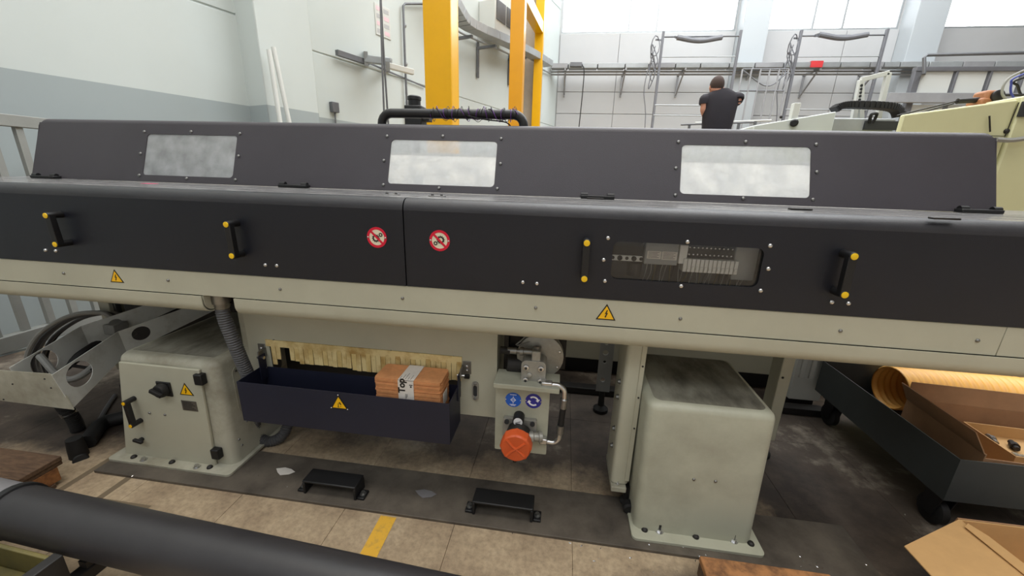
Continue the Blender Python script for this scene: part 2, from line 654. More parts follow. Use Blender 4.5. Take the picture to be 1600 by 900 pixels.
def sign_prohibit(parent, c, r, flip):
    c, u, v = V(c), V((1, 0, 0)), V((0, 0, 1))
    n = V((0, -1, 0))
    o = MB().plate(circle(0, 0, r, 36), [circle(0, 0, r * .76, 36)], c, u, v, 0.0016).build('prohibition_sign', 'sign_red', parent)
    MB().plate(circle(0, 0, r * .78, 36), [], c, u, v, 0.0008).build('sign_face', 'sign_white', o)
    b = MB()
    s = -1 if flip else 1
    b.plate(gear(-.10 * r * s, -.08 * r * s, .32 * r, 12), [circle(-.10 * r * s, -.08 * r * s, .20 * r, 20)], c + n * .0008, u, v, 0.0006)
    b.plate(gear(.40 * r * s, .27 * r * s, .17 * r, 9), [circle(.40 * r * s, .27 * r * s, .09 * r, 16)], c + n * .0008, u, v, 0.0006)
    b.build('gear_symbol', 'sign_black', o)
    k = .075 * r
    d = .56 * r
    MB().plate([(-d - k, d - k), (d - k, -d - k), (d + k, -d + k), (-d + k, d + k)], [], c + n * .0012, u, v, 0.0006).build('slash', 'sign_red', o)
    for sx in (-1, 1):
        bolt(o, c + u * (sx * r * .88) + n * .0016, n, 0.0035)
    return o


def text_mesh(parent, name, txt, size, c, u, v, m, bold=0.0):
    d = bpy.data.curves.new(name, 'FONT')
    d.body, d.size, d.align_x, d.align_y, d.extrude, d.offset = txt, size, 'CENTER', 'CENTER', 0.0004, bold
    o = bpy.data.objects.new(name, d)
    COL.objects.link(o)
    dg = bpy.context.evaluated_depsgraph_get()
    me = bpy.data.meshes.new_from_object(o.evaluated_get(dg))
    bpy.data.objects.remove(o)
    u, v = V(u).normalized(), V(v).normalized()
    n = u.cross(v)
    c = V(c) - W[parent]
    me.transform(Matrix(((u.x, v.x, n.x, c.x), (u.y, v.y, n.y, c.y), (u.z, v.z, n.z, c.z), (0, 0, 0, 1))))
    me.materials.clear()
    me.materials.append(MATS[m])
    q = bpy.data.objects.new(name, me)
    COL.objects.link(q)
    q.parent = parent
    W[q] = W[parent]
    return q


# ================================================================== the hall
def struct(o):
    o['kind'] = 'structure'
    return o


HC = V((-0.44, 12.0, 0))                      # corner of the left and the back wall
HD = V((-0.342, -0.9397, 0)).normalized()     # along the left wall, towards the camera
HN = V((0.9397, -0.342, 0)).normalized()      # out of the left wall, into the hall
YB = 12.0


def atw(x, y, off=0.0):                       # the point seen at a pixel, off metres in front of the left wall
    r = ray(x, y)
    o = V((0, 0, EYE))
    t = (HN.dot(HC + HN * off - o)) / HN.dot(r)
    return o + r * t


def ws(p):
    return (V(p) - HC).dot(HD)


def wl(s, off, z):                            # a point on the left wall: s metres from the corner, off in front, z up
    p = HC + HD * s + HN * off
    return V((p.x, p.y, z))


def wbox(b, s0, s1, o0, o1, z0, z1):
    return b.hexa([wl(s0, o0, z0), wl(s1, o0, z0), wl(s1, o1, z0), wl(s0, o1, z0), wl(s0, o0, z1), wl(s1, o0, z1), wl(s1, o1, z1), wl(s0, o1, z1)])


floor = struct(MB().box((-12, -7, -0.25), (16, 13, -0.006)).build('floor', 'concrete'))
# cast slabs of the foreground, with their joints
PITCH, JX = 0.483, -0.366
k0 = -6
for i in range(k0, 6):
    for j, (y0, y1) in enumerate(((-0.6, 0.72), (0.72, 2.04), (2.04, 3.36))):
        x = JX + i * PITCH
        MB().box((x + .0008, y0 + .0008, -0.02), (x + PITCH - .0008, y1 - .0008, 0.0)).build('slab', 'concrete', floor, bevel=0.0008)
q = [atz(588, 806, .0012), atz(617, 806, .0012), atz(592, 886, .0012), atz(560, 886, .0012)]
xa, xb = -0.70, -0.625
xa = atz(590, 815, 0).x
xb = atz(618, 812, 0).x
m_ = MB()
m_.box((xa, 0.55, 0.0002), (xb, 1.215, 0.0012))
m_.build('yellow_floor_line', 'tape_yellow', floor)
for (xx0, yy0, xx1, yy1) in ((-2.15, 1.085, -1.66, 1.105), (-1.93, 1.1, -1.90, 1.3), (-2.145, 1.1, -2.115, 1.33)):
    MB().box((xx0, yy0, .0002), (xx1, yy1, .0009)).build('floor_tape', 'tape_dark', floor)

wall_left = MB()
wbox(wall_left, -0.3, 19, -0.3, -0.012, -0.05, 8.5)
wall_left = struct(wall_left.build('wall_left', 'wall_paint'))
zj1 = atw(400, 34).z
zj2 = atw(640, 127).z
sp = ws(atw(455, 150))
for s0, s1, cuts in ((sp, 19, (0, zj1, 8.45)), (0, sp, (0, zj2, 5.6, 8.45))):
    for a, b in zip(cuts, cuts[1:]):
        m_ = MB()
        wbox(m_, s0 + .008, s1 - .008, -0.03, 0.0, a + .008, b - .008)
        m_.build('wall_panel', 'wall_paint', wall_left, bevel=0.006)

# back wall: backing with three window openings, precast panels in front of it
ZS = at(950, 51, YB).z
ZT = ZS + 2.4
wx = [(at(876, 51, YB).x, at(1150, 47, YB).x), (at(1191, 47, YB).x, at(1405, 45, YB).x), (at(1455, 44, YB).x, at(1455, 44, YB).x + 4.6)]
X0, X1 = -0.8, 15.0
m_ = MB().plate([(X0, -.05), (X1, -.05), (X1, 8.5), (X0, 8.5)], [[(a, ZS), (b, ZS), (b, ZT), (a, ZT)] for a, b in wx], (0, YB + .3, 0), (1, 0, 0), (0, 0, 1), 0.26)
wall_back = struct(m_.build('wall_back', 'panel_white'))
zr = [0, 1.02, 2.05, at(950, 178, YB).z, at(950, 144, YB).z, ZS - 0.01]
pil = [(wx[0][1] + .02, wx[1][0] - .02), (wx[1][1] + .02, wx[2][0] - .02)]
bays = [(-0.42, at(960, 150, YB).x), (at(960, 150, YB).x, pil[0][0]), (pil[0][1], at(1300, 150, YB).x), (at(1300, 150, YB).x, pil[1][0]), (pil[1][1], pil[1][1] + 3), (pil[1][1] + 3, X1)]
for a, b in bays:
    for c, d in zip(zr, zr[1:]):
        MB().box((a + .006, YB, c + .006), (b - .006, YB + .06, d - .006)).build('wall_panel', 'panel_white', wall_back, bevel=0.006)
for i, (a, b) in enumerate(pil):
    struct(MB().box((a, YB - .42, 0), (b, YB + .05, 8.5)).build('trim_%d' % (i + 1), 'trim_grey', bevel=0.01))
pl = [atw(413, 0, .02), atw(482, 0, .34)]
sa, sb = ws(atw(441, 180, 0)), ws(atw(499, 180, .30))
m_ = MB()
wbox(m_, sb, sa + .35, -.02, .30, 0, 8.5)
struct(m_.build('trim_3', 'wall_paint', bevel=0.01))

for i, (a, b) in enumerate(wx):
    fr = MB()
    t = .045
    n = 3
    fr.box((a, YB + .05, ZS), (b, YB + .13, ZS + t)).box((a, YB + .05, ZT - t), (b, YB + .13, ZT))
    xs = [a, a + (b - a) * .40, a + (b - a) * .56, b] if i == 0 else [a, a + (b - a) * .38, a + (b - a) * .6, b]
    if i == 2:
        xs = [a, a + (b - a) * .45, a + (b - a) * .7, b]
    for k, x in enumerate(xs):
        x = min(max(x, a + t / 2), b - t / 2)
        fr.box((x - t / 2, YB + .052, ZS), (x + t / 2, YB + .128, ZT))
    w = struct(fr.build('window_%d' % (i + 1), 'galv'))  # pale frame colour stands in for the window glare
    for p, q in zip(xs, xs[1:]):
        MB().box((p + t / 2, YB + .085, ZS + t), (q - t / 2, YB + .091, ZT - t)).build('pane', 'window_glass', w)
struct(MB().box((-12, -7, 8.5), (16, 13, 8.7)).build('ceiling', 'ceiling_grey'))
struct(MB().box((15, -7, -.05), (15.3, 12.3, 8.5)).build('wall_right', 'panel_white'))
struct(MB().box((-12, -6.3, -.05), (15.3, -6, 8.5)).build('wall_rear', 'panel_white'))


# ------------------------------------------------------------------ on the left wall and beyond
def rod(b, p, q, r, n=8):
    return b.cyl(p, q, r, n=n)


g = thing('steel_portal_frame', 'tall yellow painted steel portal frame of three posts along the left wall', 'frame', (at(690, 100, 5.0).x, 5.0, 0))


def hpost(b, x0, x1, y0, y1, z0, z1):         # a hollow-looking wide flange post: two flanges and a web
    t = .03
    b.box((x0, y0, z0), (x1, y0 + t, z1)).box((x0, y1 - t, z0), (x1, y1, z1))
    b.box((x0 + .02, y0 + t, z0), (x0 + .02 + t, y1 - t, z1)).box((x1 - t, y0 + t, z0), (x1, y1 - t, z1))


post_x = []
for (pa, pb, Y, dep, m) in ((663, 705, 5.0, .34, 'post_yellow'), (796, 817, 7.5, .30, 'post_orange'), (834, 847, 9.6, .28, 'post_yellow')):
    a, b = at(pa, 100, Y).x, at(pb, 100, Y).x
    m_ = MB()
    hpost(m_, a, b, Y, Y + dep, 0.02, 6.4)
    m_.build('post', m, g, bevel=0.006)
    MB().box((a - .08, Y - .08, 0), (b + .08, Y + dep + .08, .02)).build('base_plate', 'post_yellow', g)
    post_x.append((a, b, Y, dep))
(a1, b1, Y1, d1), (a2, b2, Y2, d2), (a3, b3, Y3, d3) = post_x
m_ = MB()
zc = at(849, 38, 9.6).z
m_.hexa([V(p) for p in ((a2, Y2, 6.4), (b2, Y2, 6.4), (b3, Y3 + d3, 6.4), (a3, Y3 + d3, 6.4), (a2, Y2, 6.7), (b2, Y2, 6.7), (b3, Y3 + d3, 6.7), (a3, Y3 + d3, 6.7))])
m_.build('top_beam', 'post_yellow', g, bevel=0.006)
m_ = MB()
m_.hexa([V(p) for p in ((a1, Y1, 6.4), (b1, Y1, 6.4), (b2, Y2 + .01, 6.4), (a2, Y2 + .01, 6.4), (a1, Y1, 6.7), (b1, Y1, 6.7), (b2, Y2 + .01, 6.7), (a2, Y2 + .01, 6.7))])
m_.build('top_beam', 'post_yellow', g, bevel=0.006)
m_ = MB()
p3 = at(824, 0, 8.2)
m_.bar((b2 - .1, Y2 + d2 / 2, at(822, -20, Y2).z), ((a3 + b3) / 2, Y3 + .1, zc - .05), .18, .22)
m_.build('knee_brace', 'post_yellow', g, bevel=0.006)
MB().box((at(817, 100, 9.9).x, 9.9, 0), (at(836, 100, 9.9).x, 9.96, 6.4)).build('shutter_guide', 'beige_panel', g)

# cable tray sloping along the left wall, meeting the run on the back wall
tr = thing('cable_tray', 'light galvanised cable tray running along the left wall behind the yellow posts', 'cable tray', atw(760, 60, .4))
pts = catmull([atw(690, -30, .42), atw(716, 20, .42), atw(735, 40, .42), atw(790, 64, .42), atw(830, 84, .42), atw(857, 100, .42)], 3)
for a, b in zip(pts, pts[1:]):
    MB().bar(a, a.lerp(b, .985), .24, .13).build('tray_section', 'galv', tr, bevel=.005)
for px, py in ((738, 46), (775, 62), (822, 82)):
    a = atw(px, py, .42)
    b = MB()
    b.bar(a + V((0, 0, -.1)), wl(ws(a), 0, a.z - .1), .05, .04)
    b.bar(wl(ws(a), .03, a.z - .6), wl(ws(a), .03, a.z), .05, .04, up=(1, 0, 0))
    b.build('wall_bracket', 'galv_dark', tr)
cp = thing('conduit_pipe', 'thin grey conduit pipe sloping below the tray on the left wall', 'pipe', atw(780, 80, .06))
m_ = MB()
m_.tube(catmull([atw(712, 44, .06), atw(724, 53, .06), atw(790, 82, .06), atw(859, 114, .06)], 4), .022, 8)
m_.build('pipe', 'galv', cp)
for px, py in ((745, 62), (800, 87), (840, 105)):
    bolt(cp, atw(px, py, 0.0), HN, .03, 'galv', name='clip')

ac = thing('air_conditioner', 'white boxy ventilation unit with dark louvres high on the left wall', 'ventilation unit', atw(775, 30, .3))
s0, s1 = ws(atw(774, 20, .36)), ws(atw(806, 30, .36))
z0, z1 = atw(775, 46, .36).z, atw(775, 2, .36).z + .05
m_ = MB()
wbox(m_, s1, s0, 0.0, .36, z0, z1)
m_.build('casing', 'white_metal', ac, bevel=.015)
n = 9
for i in range(n):
    zz = z0 + .35 * (z1 - z0) + (z1 - z0) * .55 * i / (n - 1)
    for u0, u1 in ((.06, .48), (.54, .96)):
        m_ = MB()
        wbox(m_, s1 + (s0 - s1) * u0, s1 + (s0 - s1) * u1, .355, .375, zz, zz + .045)
        m_.build('louvre', 'galv_dark', ac)

sg = thing('wall_notice', 'white wall notice with faint red pictograms above the telescopic bracket', 'sign', atw(598, 40, .01))
c0, c1 = atw(586, 22, .012), atw(609, 42, .012)
sA, sB = ws(atw(586, 36)), ws(atw(609, 36))
zA, zB = atw(598, 58).z, atw(598, 10).z
m_ = MB()
wbox(m_, sB, sA, 0.0, .012, zA, zB)
board = m_.build('board', 'white_metal', sg, bevel=.004)
for i in range(2):
    for j in range(4):
        m_ = MB()
        ss = sB + (sA - sB) * (.1 + .48 * i)
        zz = zA + (zB - zA) * (.08 + .235 * j)
        wbox(m_, ss, ss + (sA - sB) * .34, .012, .014, zz, zz + (zB - zA) * .13)
        m_.build('pictogram', 'pale_pink' if (i + j) % 2 == 0 else 'panel_white', board)

ab = thing('telescopic_bracket', 'grey telescopic rail bracket mounted on the left wall near the pillar', 'bracket', atw(585, 95, .1))
m_ = MB().bar(atw(526, 82, .08), atw(575, 98, .08), .05, .06)
m_.build('rail', 'galv_dark', ab)
m_ = MB().bar(atw(570, 92, .10), atw(612, 97, .40), .07, .09)
m_.build('arm', 'galv', ab, bevel=.01)
m_ = MB().bar(atw(604, 102, .40), atw(646, 113, .55), .06, .07)
m_.build('extension', 'white_metal', ab, bevel=.008)
m_ = MB().bar(atw(572, 92, .0), atw(572, 92, .14), .05, .17)
m_.build('wall_plate', 'galv', ab)
m_ = MB().bar(atw(606, 104, .0), atw(606, 104, .46), .05, .11)
m_.build('support', 'galv', ab)
m_ = MB().bar(atw(575, 98, .03), atw(664, 136, .03), .012, .02)
m_.build('wire', 'galv_dark', ab)

for px0, px1, lab in ((594, 600, 'thin dark cable hanging down the left wall, left of the pair'), (594, 606, 'thin dark cable hanging down the left wall, right of the pair')):
    m_ = MB().tube(catmull([atw(px0, -20, .5), atw((px0 + px1) / 2, 90, .5), atw(px1 + 1, 200, .5), atw(px1 + 5, 300, .5), wl(ws(atw(px1 + 8, 330, .5)), .5, .0)], 5), .012, 6)
    tag(m_.build('hanging_cable', 'galv_dark'), lab, 'cable')
cd = thing('bent_pipe', 'thin grey conduit with a right angle bend left of the first yellow post', 'pipe', atw(634, 100, .04))
m_ = MB().tube([atw(668, 6, .05), atw(633, 6, .05), atw(630, 9, .05), atw(633, 100, .05), atw(637, 190, .05), wl(ws(atw(637, 190, .05)), .05, .02)], .016, 8)
m_.build('pipe', 'galv_dark', cd)
for py in (40, 100, 160):
    bolt(cd, atw(631.5 + (py - 20) * .03, py, 0), HN, .03, 'galv', name='clip')
ob = thing('wall_socket', 'small dark wall socket box beside the white pillar', 'socket', atw(520, 168, .04))
p = atw(520, 168, 0)
m_ = MB()
wbox(m_, ws(p) - .05, ws(p) + .05, 0, .06, p.z - .06, p.z + .06)
m_.build('box', 'galv_dark', ob, bevel=.006)
m_ = MB().tube(catmull([p + HN * .03 + V((0, 0, -.06)), p + HN * .04 + V((0, 0, -.5)), wl(ws(p) - .2, .04, p.z - 1.2), wl(ws(p) - .2, .04, 0.02)], 5), .01, 6)
m_.build('cable', 'galv_dark', ob)
for (xa_, ya_, xb_, yb_, lab) in ((420, 78, 437, 187, 'white tube leaning in the corner by the pillar, left one'), (427, 74, 451, 187, 'white tube leaning on the pillar, right one')):
    m_ = MB()
    top = atw(xa_, ya_, .42)
    bot = atw(xb_, yb_, .5)
    k = top.z / (top.z - bot.z)
    m_.cyl(top + (bot - top) * k, top, .022, n=10)
    tag(m_.build('leaning_tube', 'white_metal'), lab, 'tube', None)

# black motor behind the hood, on a slender stand
mo = thing('servo_motor', 'black motor with finned cap standing behind the hood by the yellow post', 'motor', (at(648, 170, 3.0).x, 3.0, 0))
cx = W[mo].x
zt_, zm_, zb_ = at(648, 150, 3).z, at(648, 166, 3).z, at(648, 190, 3).z
MB().lathe((cx, 3.0, zm_), (cx, 3.0, zt_), [(0, .045), (.55, .045), (.6, .05), (.9, .05), (1, .042)], 16).build('cap', 'black_plastic', mo)
MB().box((cx - .06, 2.94, zb_ - .04), (cx + .07, 3.06, zm_)).build('housing', 'black_plastic', mo, bevel=.008)
MB().box((cx + .07, 2.96, zb_), (cx + .12, 3.04, zb_ + .08)).build('connector', 'rubber', mo, bevel=.004)
MB().cyl((cx, 3.0, 0.02), (cx, 3.0, zb_ - .03), .03).build('stand', 'dark_steel', mo)
MB().cyl((cx, 3.0, 0.0), (cx, 3.0, 0.02), .14, n=24).build('foot', 'dark_steel', mo)

# ------------------------------------------------------------------ on the back wall
bt = thing('cable_tray', 'long grey cable tray with brackets along the whole back wall', 'cable tray', at(1200, 101, YB - .3))
ya, yb = YB - .42 - .30, YB - .42 - .04
zt_, zb_ = at(1100, 97.5, ya).z, at(1100, 105.5, ya).z
xs = [at(px, 101, ya).x for px in (861, 888, 934, 977, 1014, 1056, 1095, 1140, 1180, 1225, 1268, 1314, 1360, 1382, 1407, 1452, 1505, 1555, 1610, 1660, 1720, 1790)]
for i, (a, b) in enumerate(zip(xs, xs[1:])):
    MB().box((a + .012, ya, zb_), (b - .012, yb, zt_)).build('tray_section', 'galv' if i % 4 else 'haze_metal', bt, bevel=.006)
MB().box((xs[0], ya + .04, zb_ + .03), (xs[-1], yb - .02, zt_ - .02)).build('tray_core', 'dark_steel', bt)
for px in (883, 978, 1071, 1176, 1282, 1375, 1470, 1560):
    x = at(px, 110, ya).x
    b = MB()
    b.box((x - .02, ya, zb_ - .05), (x + .02, YB, zb_))
    b.box((x - .02, YB - .05, zb_ - .55), (x + .02, YB, zb_))
    b.bar((x, ya + .1, zb_ - .05), (x, YB - .05, zb_ - .5), .03, .03)
    b.build('wall_bracket', 'haze_metal', bt)
for py in (112, 116.5):
    z = at(1100, py, YB - .5).z
    tag(MB().cyl((xs[0], YB - .5, z), (xs[-1], YB - .5, z), .022, n=8).build('conduit_pipe', 'haze_metal'), 'thin grey conduit under the back wall cable tray, %s of the two' % ('upper' if py == 112 else 'lower'), 'pipe')
for px0, px1, lab, m in ((1267, 1286, 'red cover clip on the back wall cable tray', 'red_plastic'),):
    x0, x1 = at(px0, 100, ya - .02).x, at(px1, 100, ya - .02).x
    b = MB()
    b.box((x0, ya - .03, zb_ - .01), (x1, ya - .003, zt_ + .02)).box((x0, ya - .03, zt_ + .006), (x1, yb, zt_ + .02))
    tag(b.build('tray_clip', m, bevel=.01), lab, 'clip')
x0 = at(897, 102, ya - .03).x
jb = thing('junction_box', 'small grey junction box with hanging cable on the back wall tray', 'junction box', (x0, ya - .06, zb_))
MB().box((x0 - .1, ya - .12, zb_ + .01), (x0 + .2, ya - .003, zt_ - .005)).build('box', 'galv_dark', jb, bevel=.008)
MB().tube(catmull([(x0 + .2, ya - .06, zt_ - .04), (x0 + .27, ya - .06, zb_ - .3), (x0 + .2, ya - .06, 1.5), (x0 + .2, ya - .06, .02)], 6), .014, 6).build('cable', 'rubber', jb)


def wall_frame(pxl, pxr, ytop, lab, roll, extra):
    t = thing('crane_frame', lab, 'frame', (at((pxl + pxr) / 2, 100, YB - .9).x, YB - .9, 0))
    Y = YB - .95
    xl, xr = at(pxl, ytop, Y).x, at(pxr, ytop, Y).x
    zt = at((pxl + pxr) / 2, ytop, Y).z
    for x in (xl, xr):
        b = MB()
        b.box((x - .028, Y - .03, 0), (x + .028, Y + .03, zt))
        b.build('post', 'haze_dark', t, bevel=.006)
        MB().box((x - .12, Y - .12, 0), (x + .12, Y + .12, .02)).build('base_plate', 'galv_dark', t)
    MB().cyl((xl, Y, zt - .12), (xr, Y, zt - .12), .018, n=8).build('top_rod', 'galv_dark', t)
    MB().cyl((xl, Y, zt - .55), (xr, Y, zt - .55), .012, n=8).build('cross_rod', 'galv', t)
    r0, r1 = at(roll[0], roll[2], Y - .15), at(roll[1], roll[2], Y - .15)
    mid = r0.lerp(r1, .5) - V((0, 0, .07))
    MB().tube(catmull([r0, mid, r1], 6), .055, 10).build('rolled_sheet', 'haze_dark', t)
    for p in (r0, r1):
        MB().bar(p, (p.x, Y, zt - .12), .05, .05).build('hanger', 'galv_dark', t)
    for e in extra:
        MB().cyl((xl, Y - .02, at(1100, e, Y).z), (xr, Y - .02, at(1100, e, Y).z), .016, n=8).build('cross_rod', 'galv', t)
    # coiled chain beside the left post
    b = MB()
    c = at(pxl - 13, ytop + 24, Y - .1)
    for i in range(5):
        b.tube([c + V((.10 * math.cos(a + i) * (1 - .1 * i), .05 * math.sin(a * 2), -.18 * i + .22 * math.sin(a))) for a in [k * math.pi / 5 for k in range(11)]], .012, 5)
    b.tube(catmull([c, c + V((-.15, 0, -.9)), c + V((-.02, 0, -1.8)), (c.x, c.y, .02)], 5), .012, 5)
    b.bar(c + V((0, .05, .15)), (xl, Y, c.z + .15), .03, .03)
    b.build('chain_coil', 'haze_dark', t)
    return t


wall_frame(1037, 1158, 48, 'grey steel frame with rolled dark sheet under the widest bright window', (1058, 1128, 58.5), (165, 181))
wall_frame(1253, 1387, 46, 'grey steel frame with rolled dark sheet under the middle bright window', (1280, 1356, 54), (170,))

# rack of thin uprights between the two frames
rk = thing('pipe_rack', 'rack of thin grey uprights standing between the two wall frames', 'rack', (at(1210, 150, YB - 1.4).x, YB - 1.4, 0))
Y = YB - 1.4
xl, xr = at(1160, 110, Y).x, at(1232, 110, Y).x
zt = at(1190, 108, Y).z
n = 6
for i in range(n):
    x = xl + (xr - xl) * i / (n - 1)
    MB().cyl((x, Y, 0), (x, Y, zt), .02, n=8).build('upright', 'haze_metal', rk)
for z in (zt, zt - .45, 1.2):
    MB().cyl((xl, Y, z), (xr, Y, z), .018, n=8).build('cross_rod', 'galv_dark', rk)
MB().tube(catmull([(xl, Y, zt - .02), (xl + .6, Y, zt - .35), (xr, Y, zt - .05)], 8), .015, 6).build('slack_cable', 'galv_dark', rk)

# dark framed glass partition at the right
gp = thing('glass_partition', 'dark framed glazed partition at the right under the cable tray', 'partition', (at(1520, 140, YB - 2.2).x, YB - 2.2, 0))
Y = YB - 2.2
xl, xr = at(1425, 140, Y).x, at(1640, 140, Y).x
zt, zm = at(1500, 112, Y).z, at(1500, 156, Y).z
xm = [xl, at(1488, 130, Y).x, at(1541, 130, Y).x, at(1592, 130, Y).x, xr]
for i, x in enumerate(xm):
    w = .06 if i == 0 else .02
    MB().box((x - w, Y - .05, 0), (x + w, Y + .05, zt)).build('mullion', 'haze_dark', gp, bevel=.004)
MB().box((xl - .06, Y - .06, zt), (xr + .05, Y + .06, zt + .08)).build('top_rail', 'haze_dark', gp, bevel=.004)
MB().box((xl - .5, Y - .16, zm - .08), (xr + .05, Y - .065, zm + .10)).build('middle_rail', 'haze_metal', gp, bevel=.004)
for a, b in zip(xm, xm[1:]):
    for z0, z1 in ((.05, zm - .1), (zm + .12, zt)):
        MB().box((a + .05, Y - .012, z0), (b - .05, Y + .012, z1)).build('pane', 'white_metal', gp)
MB().tube([at(1444, 115, Y - .3), at(1444, 90, Y - .3), at(1448, 86, Y - .3), at(1620, 82, Y - .3)], .03, 8).build('guard_pipe', 'galv_dark', gp)
MB().bar(at(1444, 115, Y - .3), at(1444, 115, Y), .05, .05).build('pipe_stay', 'galv_dark', gp)

# white tubular frame standing on the white machine
# ------------------------------------------------------------------ machines behind the hood, right
YL = 3.5
lt = thing('lathe', 'cream coloured lathe with sloping guard behind the right end of the hood', 'machine', (2.6, YL + .5, 0))
zc_ = at(1590, 155, YL).z
xa, xb = at(1412, 178, YL).x, at(1640, 150, YL).x + 1.2
za, zb = at(1412, 179, YL).z, at(1600, 155, YL).z
xk = at(1592, 157, YL).x
b = MB().hexa([V(p) for p in ((xa, YL, 0.10), (xk, YL, 0.10), (xk, YL + .7, 0.10), (xa, YL + .03, 0.10), (xa, YL, za), (xk, YL, zb), (xk, YL + .7, zb), (xa, YL + .03, za))])
b.build('sloping_guard', 'machine_cream', lt, bevel=.012)
MB().box((xk + .004, YL - .02, .10), (xb, YL + .85, zb + .02)).build('head_casing', 'machine_cream', lt, bevel=.012)
MB().box((xa + .1, YL + .1, 0), (xb - .1, YL + 1.0, .10)).build('plinth', 'dark_steel', lt)
p = at(1594, 166, YL - .02)
MB().box((p.x, YL - .035, p.z - .07), (p.x + .25, YL - .02, p.z + .03)).build('vent_slot', 'inner_dark', lt)
pts = [(1547, 181), (1547, 212), (1570, 213), (1592, 160)]
P3 = [at(x, y, YL - .012) for x, y in pts]
b = MB()
for a, c in zip(P3[1:], P3[2:]):
    b.bar(a, c, .004, .004)
b.build('door_seam', 'dark_steel', lt)
MB().bar(at(1546, 181, YL - .02), at(1547, 206, YL - .02), .007, .007).build('door_handle', 'dark_steel', lt)
for px, py in ((1572, 205), (1570, 232), (1590, 205), (1594, 214)):
    bolt(lt, at(px, py, YL), (0, -1, 0), .018, 'dark_steel')
b = MB()
b.tube(catmull([at(1556, 218, YL - .06), at(1580, 219, YL - .06), at(1610, 215, YL - .06)], 6), .018, 6)
b.bar(at(1558, 218, YL - .05), at(1558, 218, YL), .03, .03)
b.build('hose', 'cable_grey', lt)
om = thing('coolant_motor', 'orange brown motor with dark end cap on top of the cream lathe', 'motor', at(1540, 163, YL + .3))
c = at(1543, 152, YL + .3)
tz = za + (zb - za) * ((c.x - xa) / (xk - xa))
MB().box((c.x - .055, c.y - .05, tz - .01), (c.x + .06, c.y + .07, c.z + .045)).build('body', 'motor_brown', om, bevel=.02)
MB().lathe(c + V((.015, -.05, 0)), c + V((.015, -.075, 0)), [(0, .042), (.7, .042), (1, .03)], 20).build('end_cap', 'dark_steel', om)
MB().box((c.x - .075, c.y - .055, tz - .02), (c.x + .05, c.y + .08, c.z - .01)).build('foot', 'motor_brown', om, bevel=.015)
MB().cyl(c + V((-.06, 0, -.02)), c + V((-.2, 0, -.03)), .02, n=12).build('shaft', 'dark_steel', om)
b = MB()
b.cyl(c + V((-.19, 0, -.025)), c + V((-.60, 0, -.14)), .006, n=8)
b.cyl(c + V((-.19, .04, -.04)), c + V((-.50, .04, -.14)), .006, n=8)
b.build('rods', 'dark_steel', om)
MB().cyl(c + V((.04, -.03, .01)), c + V((.5, -.03, .01)), .009, n=8).build('drive_rod', 'dark_steel', om)
for lab, m, off, r in (('black and white hose bundle arching over the cream lathe', 'cable_grey', 0, .008), ('blue hose arching over the cream lathe', 'blue_hose', 1, .007), ('dark hose arching highest over the cream lathe', 'rubber', 2, .008)):
    y_ = YL + .2 + .05 * off
    pa = [(1600, 110 + 6 * off), (1585, 117 + 5 * off), (1570 + 10 * off, 130 + 2 * off), (1566 + 14 * off, 146), (1574 + 16 * off, 157)]
    pp = [at(x, y, y_) for x, y in pa]
    pp[0] = pp[1] + V((.15, 0, .06))
    tzz = za + (zb - za) * ((pp[-1].x - xa) / (xk - xa)) if pp[-1].x < xk else zb + .02
    pp[-1].z = tzz + .005
    pe = V((xk + .75, y_, zb + .025))
    tag(MB().tube(catmull([pe, pe + V((0, 0, .35))] + pp, 6), r, 8).build('hydraulic_hose', m), lab, 'hose')

YW = 4.4
wm = thing('lathe', 'white lathe with angular sheet guards behind the hood beside the person', 'machine', (2.0, YW + .4, 0))
x0, x1, x2 = at(1180, 185, YW).x, at(1306, 180, YW).x, at(1418, 180, YW).x
zA, zB, zC = at(1180, 196, YW).z, at(1306, 174, YW).z, at(1360, 182, YW).z
MB().hexa([V(p) for p in ((x0, YW, .08), (x1, YW, .08), (x1, YW + .8, .08), (x0, YW + .8, .08), (x0, YW, zA), (x1, YW, zB), (x1, YW + .8, zB), (x0, YW + .8, zA))]).build('sloping_guard', 'machine_white', wm, bevel=.01)
MB().box((x1 + .004, YW + .12, .08), (x2, YW + .8, zC)).build('rear_casing', 'galv', wm, bevel=.01)
MB().box((x0 - .5, YW + .2, .08), (x0 - .004, YW + .8, zA - .02)).build('side_table', 'machine_white', wm, bevel=.01)
MB().box((x0, YW + .05, 0), (x2 - .05, YW + .75, .08)).build('plinth', 'dark_steel', wm)
p = at(1352, 194, YW + .1)
MB().box((p.x, YW + .10, p.z - .05), (p.x + .34, YW + .12, p.z + .03)).build('slot', 'inner_dark', wm)
MB().lathe(at(1241, 192, YW + .01), at(1241, 192, YW - .04), [(0, .035), (.8, .035), (1, .025)], 18).build('knob', 'black_plastic', wm)
bolt(wm, at(1220, 183, YW + .0), (0, -1, 0), .014, 'dark_steel')
p = at(1244, 174, YW + .02)
MB().box((p.x - .03, YW + .02, p.z - .1), (p.x + .03, YW + .08, at(1244, 160, YW).z)).build('stop', 'white_metal', wm, bevel=.004)
b = MB()
b.tube(catmull([at(1358, 192, YW + .1), at(1361, 180, YW + .08), at(1364, 178, YW + .08), at(1370, 178, YW + .08), at(1368, 184, YW + .1), at(1363, 193, YW + .11)], 4), .014, 6)
b.build('cable', 'rubber', wm)
cc = thing('cable_carrier', 'black arched cable carrier chain on the white lathe', 'cable carrier', at(1360, 172, YW + .4))
path = catmull([at(1303, 172, YW + .4), at(1312, 166, YW + .4), at(1330, 164, YW + .4), at(1370, 165, YW + .4), at(1395, 168, YW + .4), at(1403, 174, YW + .4), at(1405, 182, YW + .4)], 5)
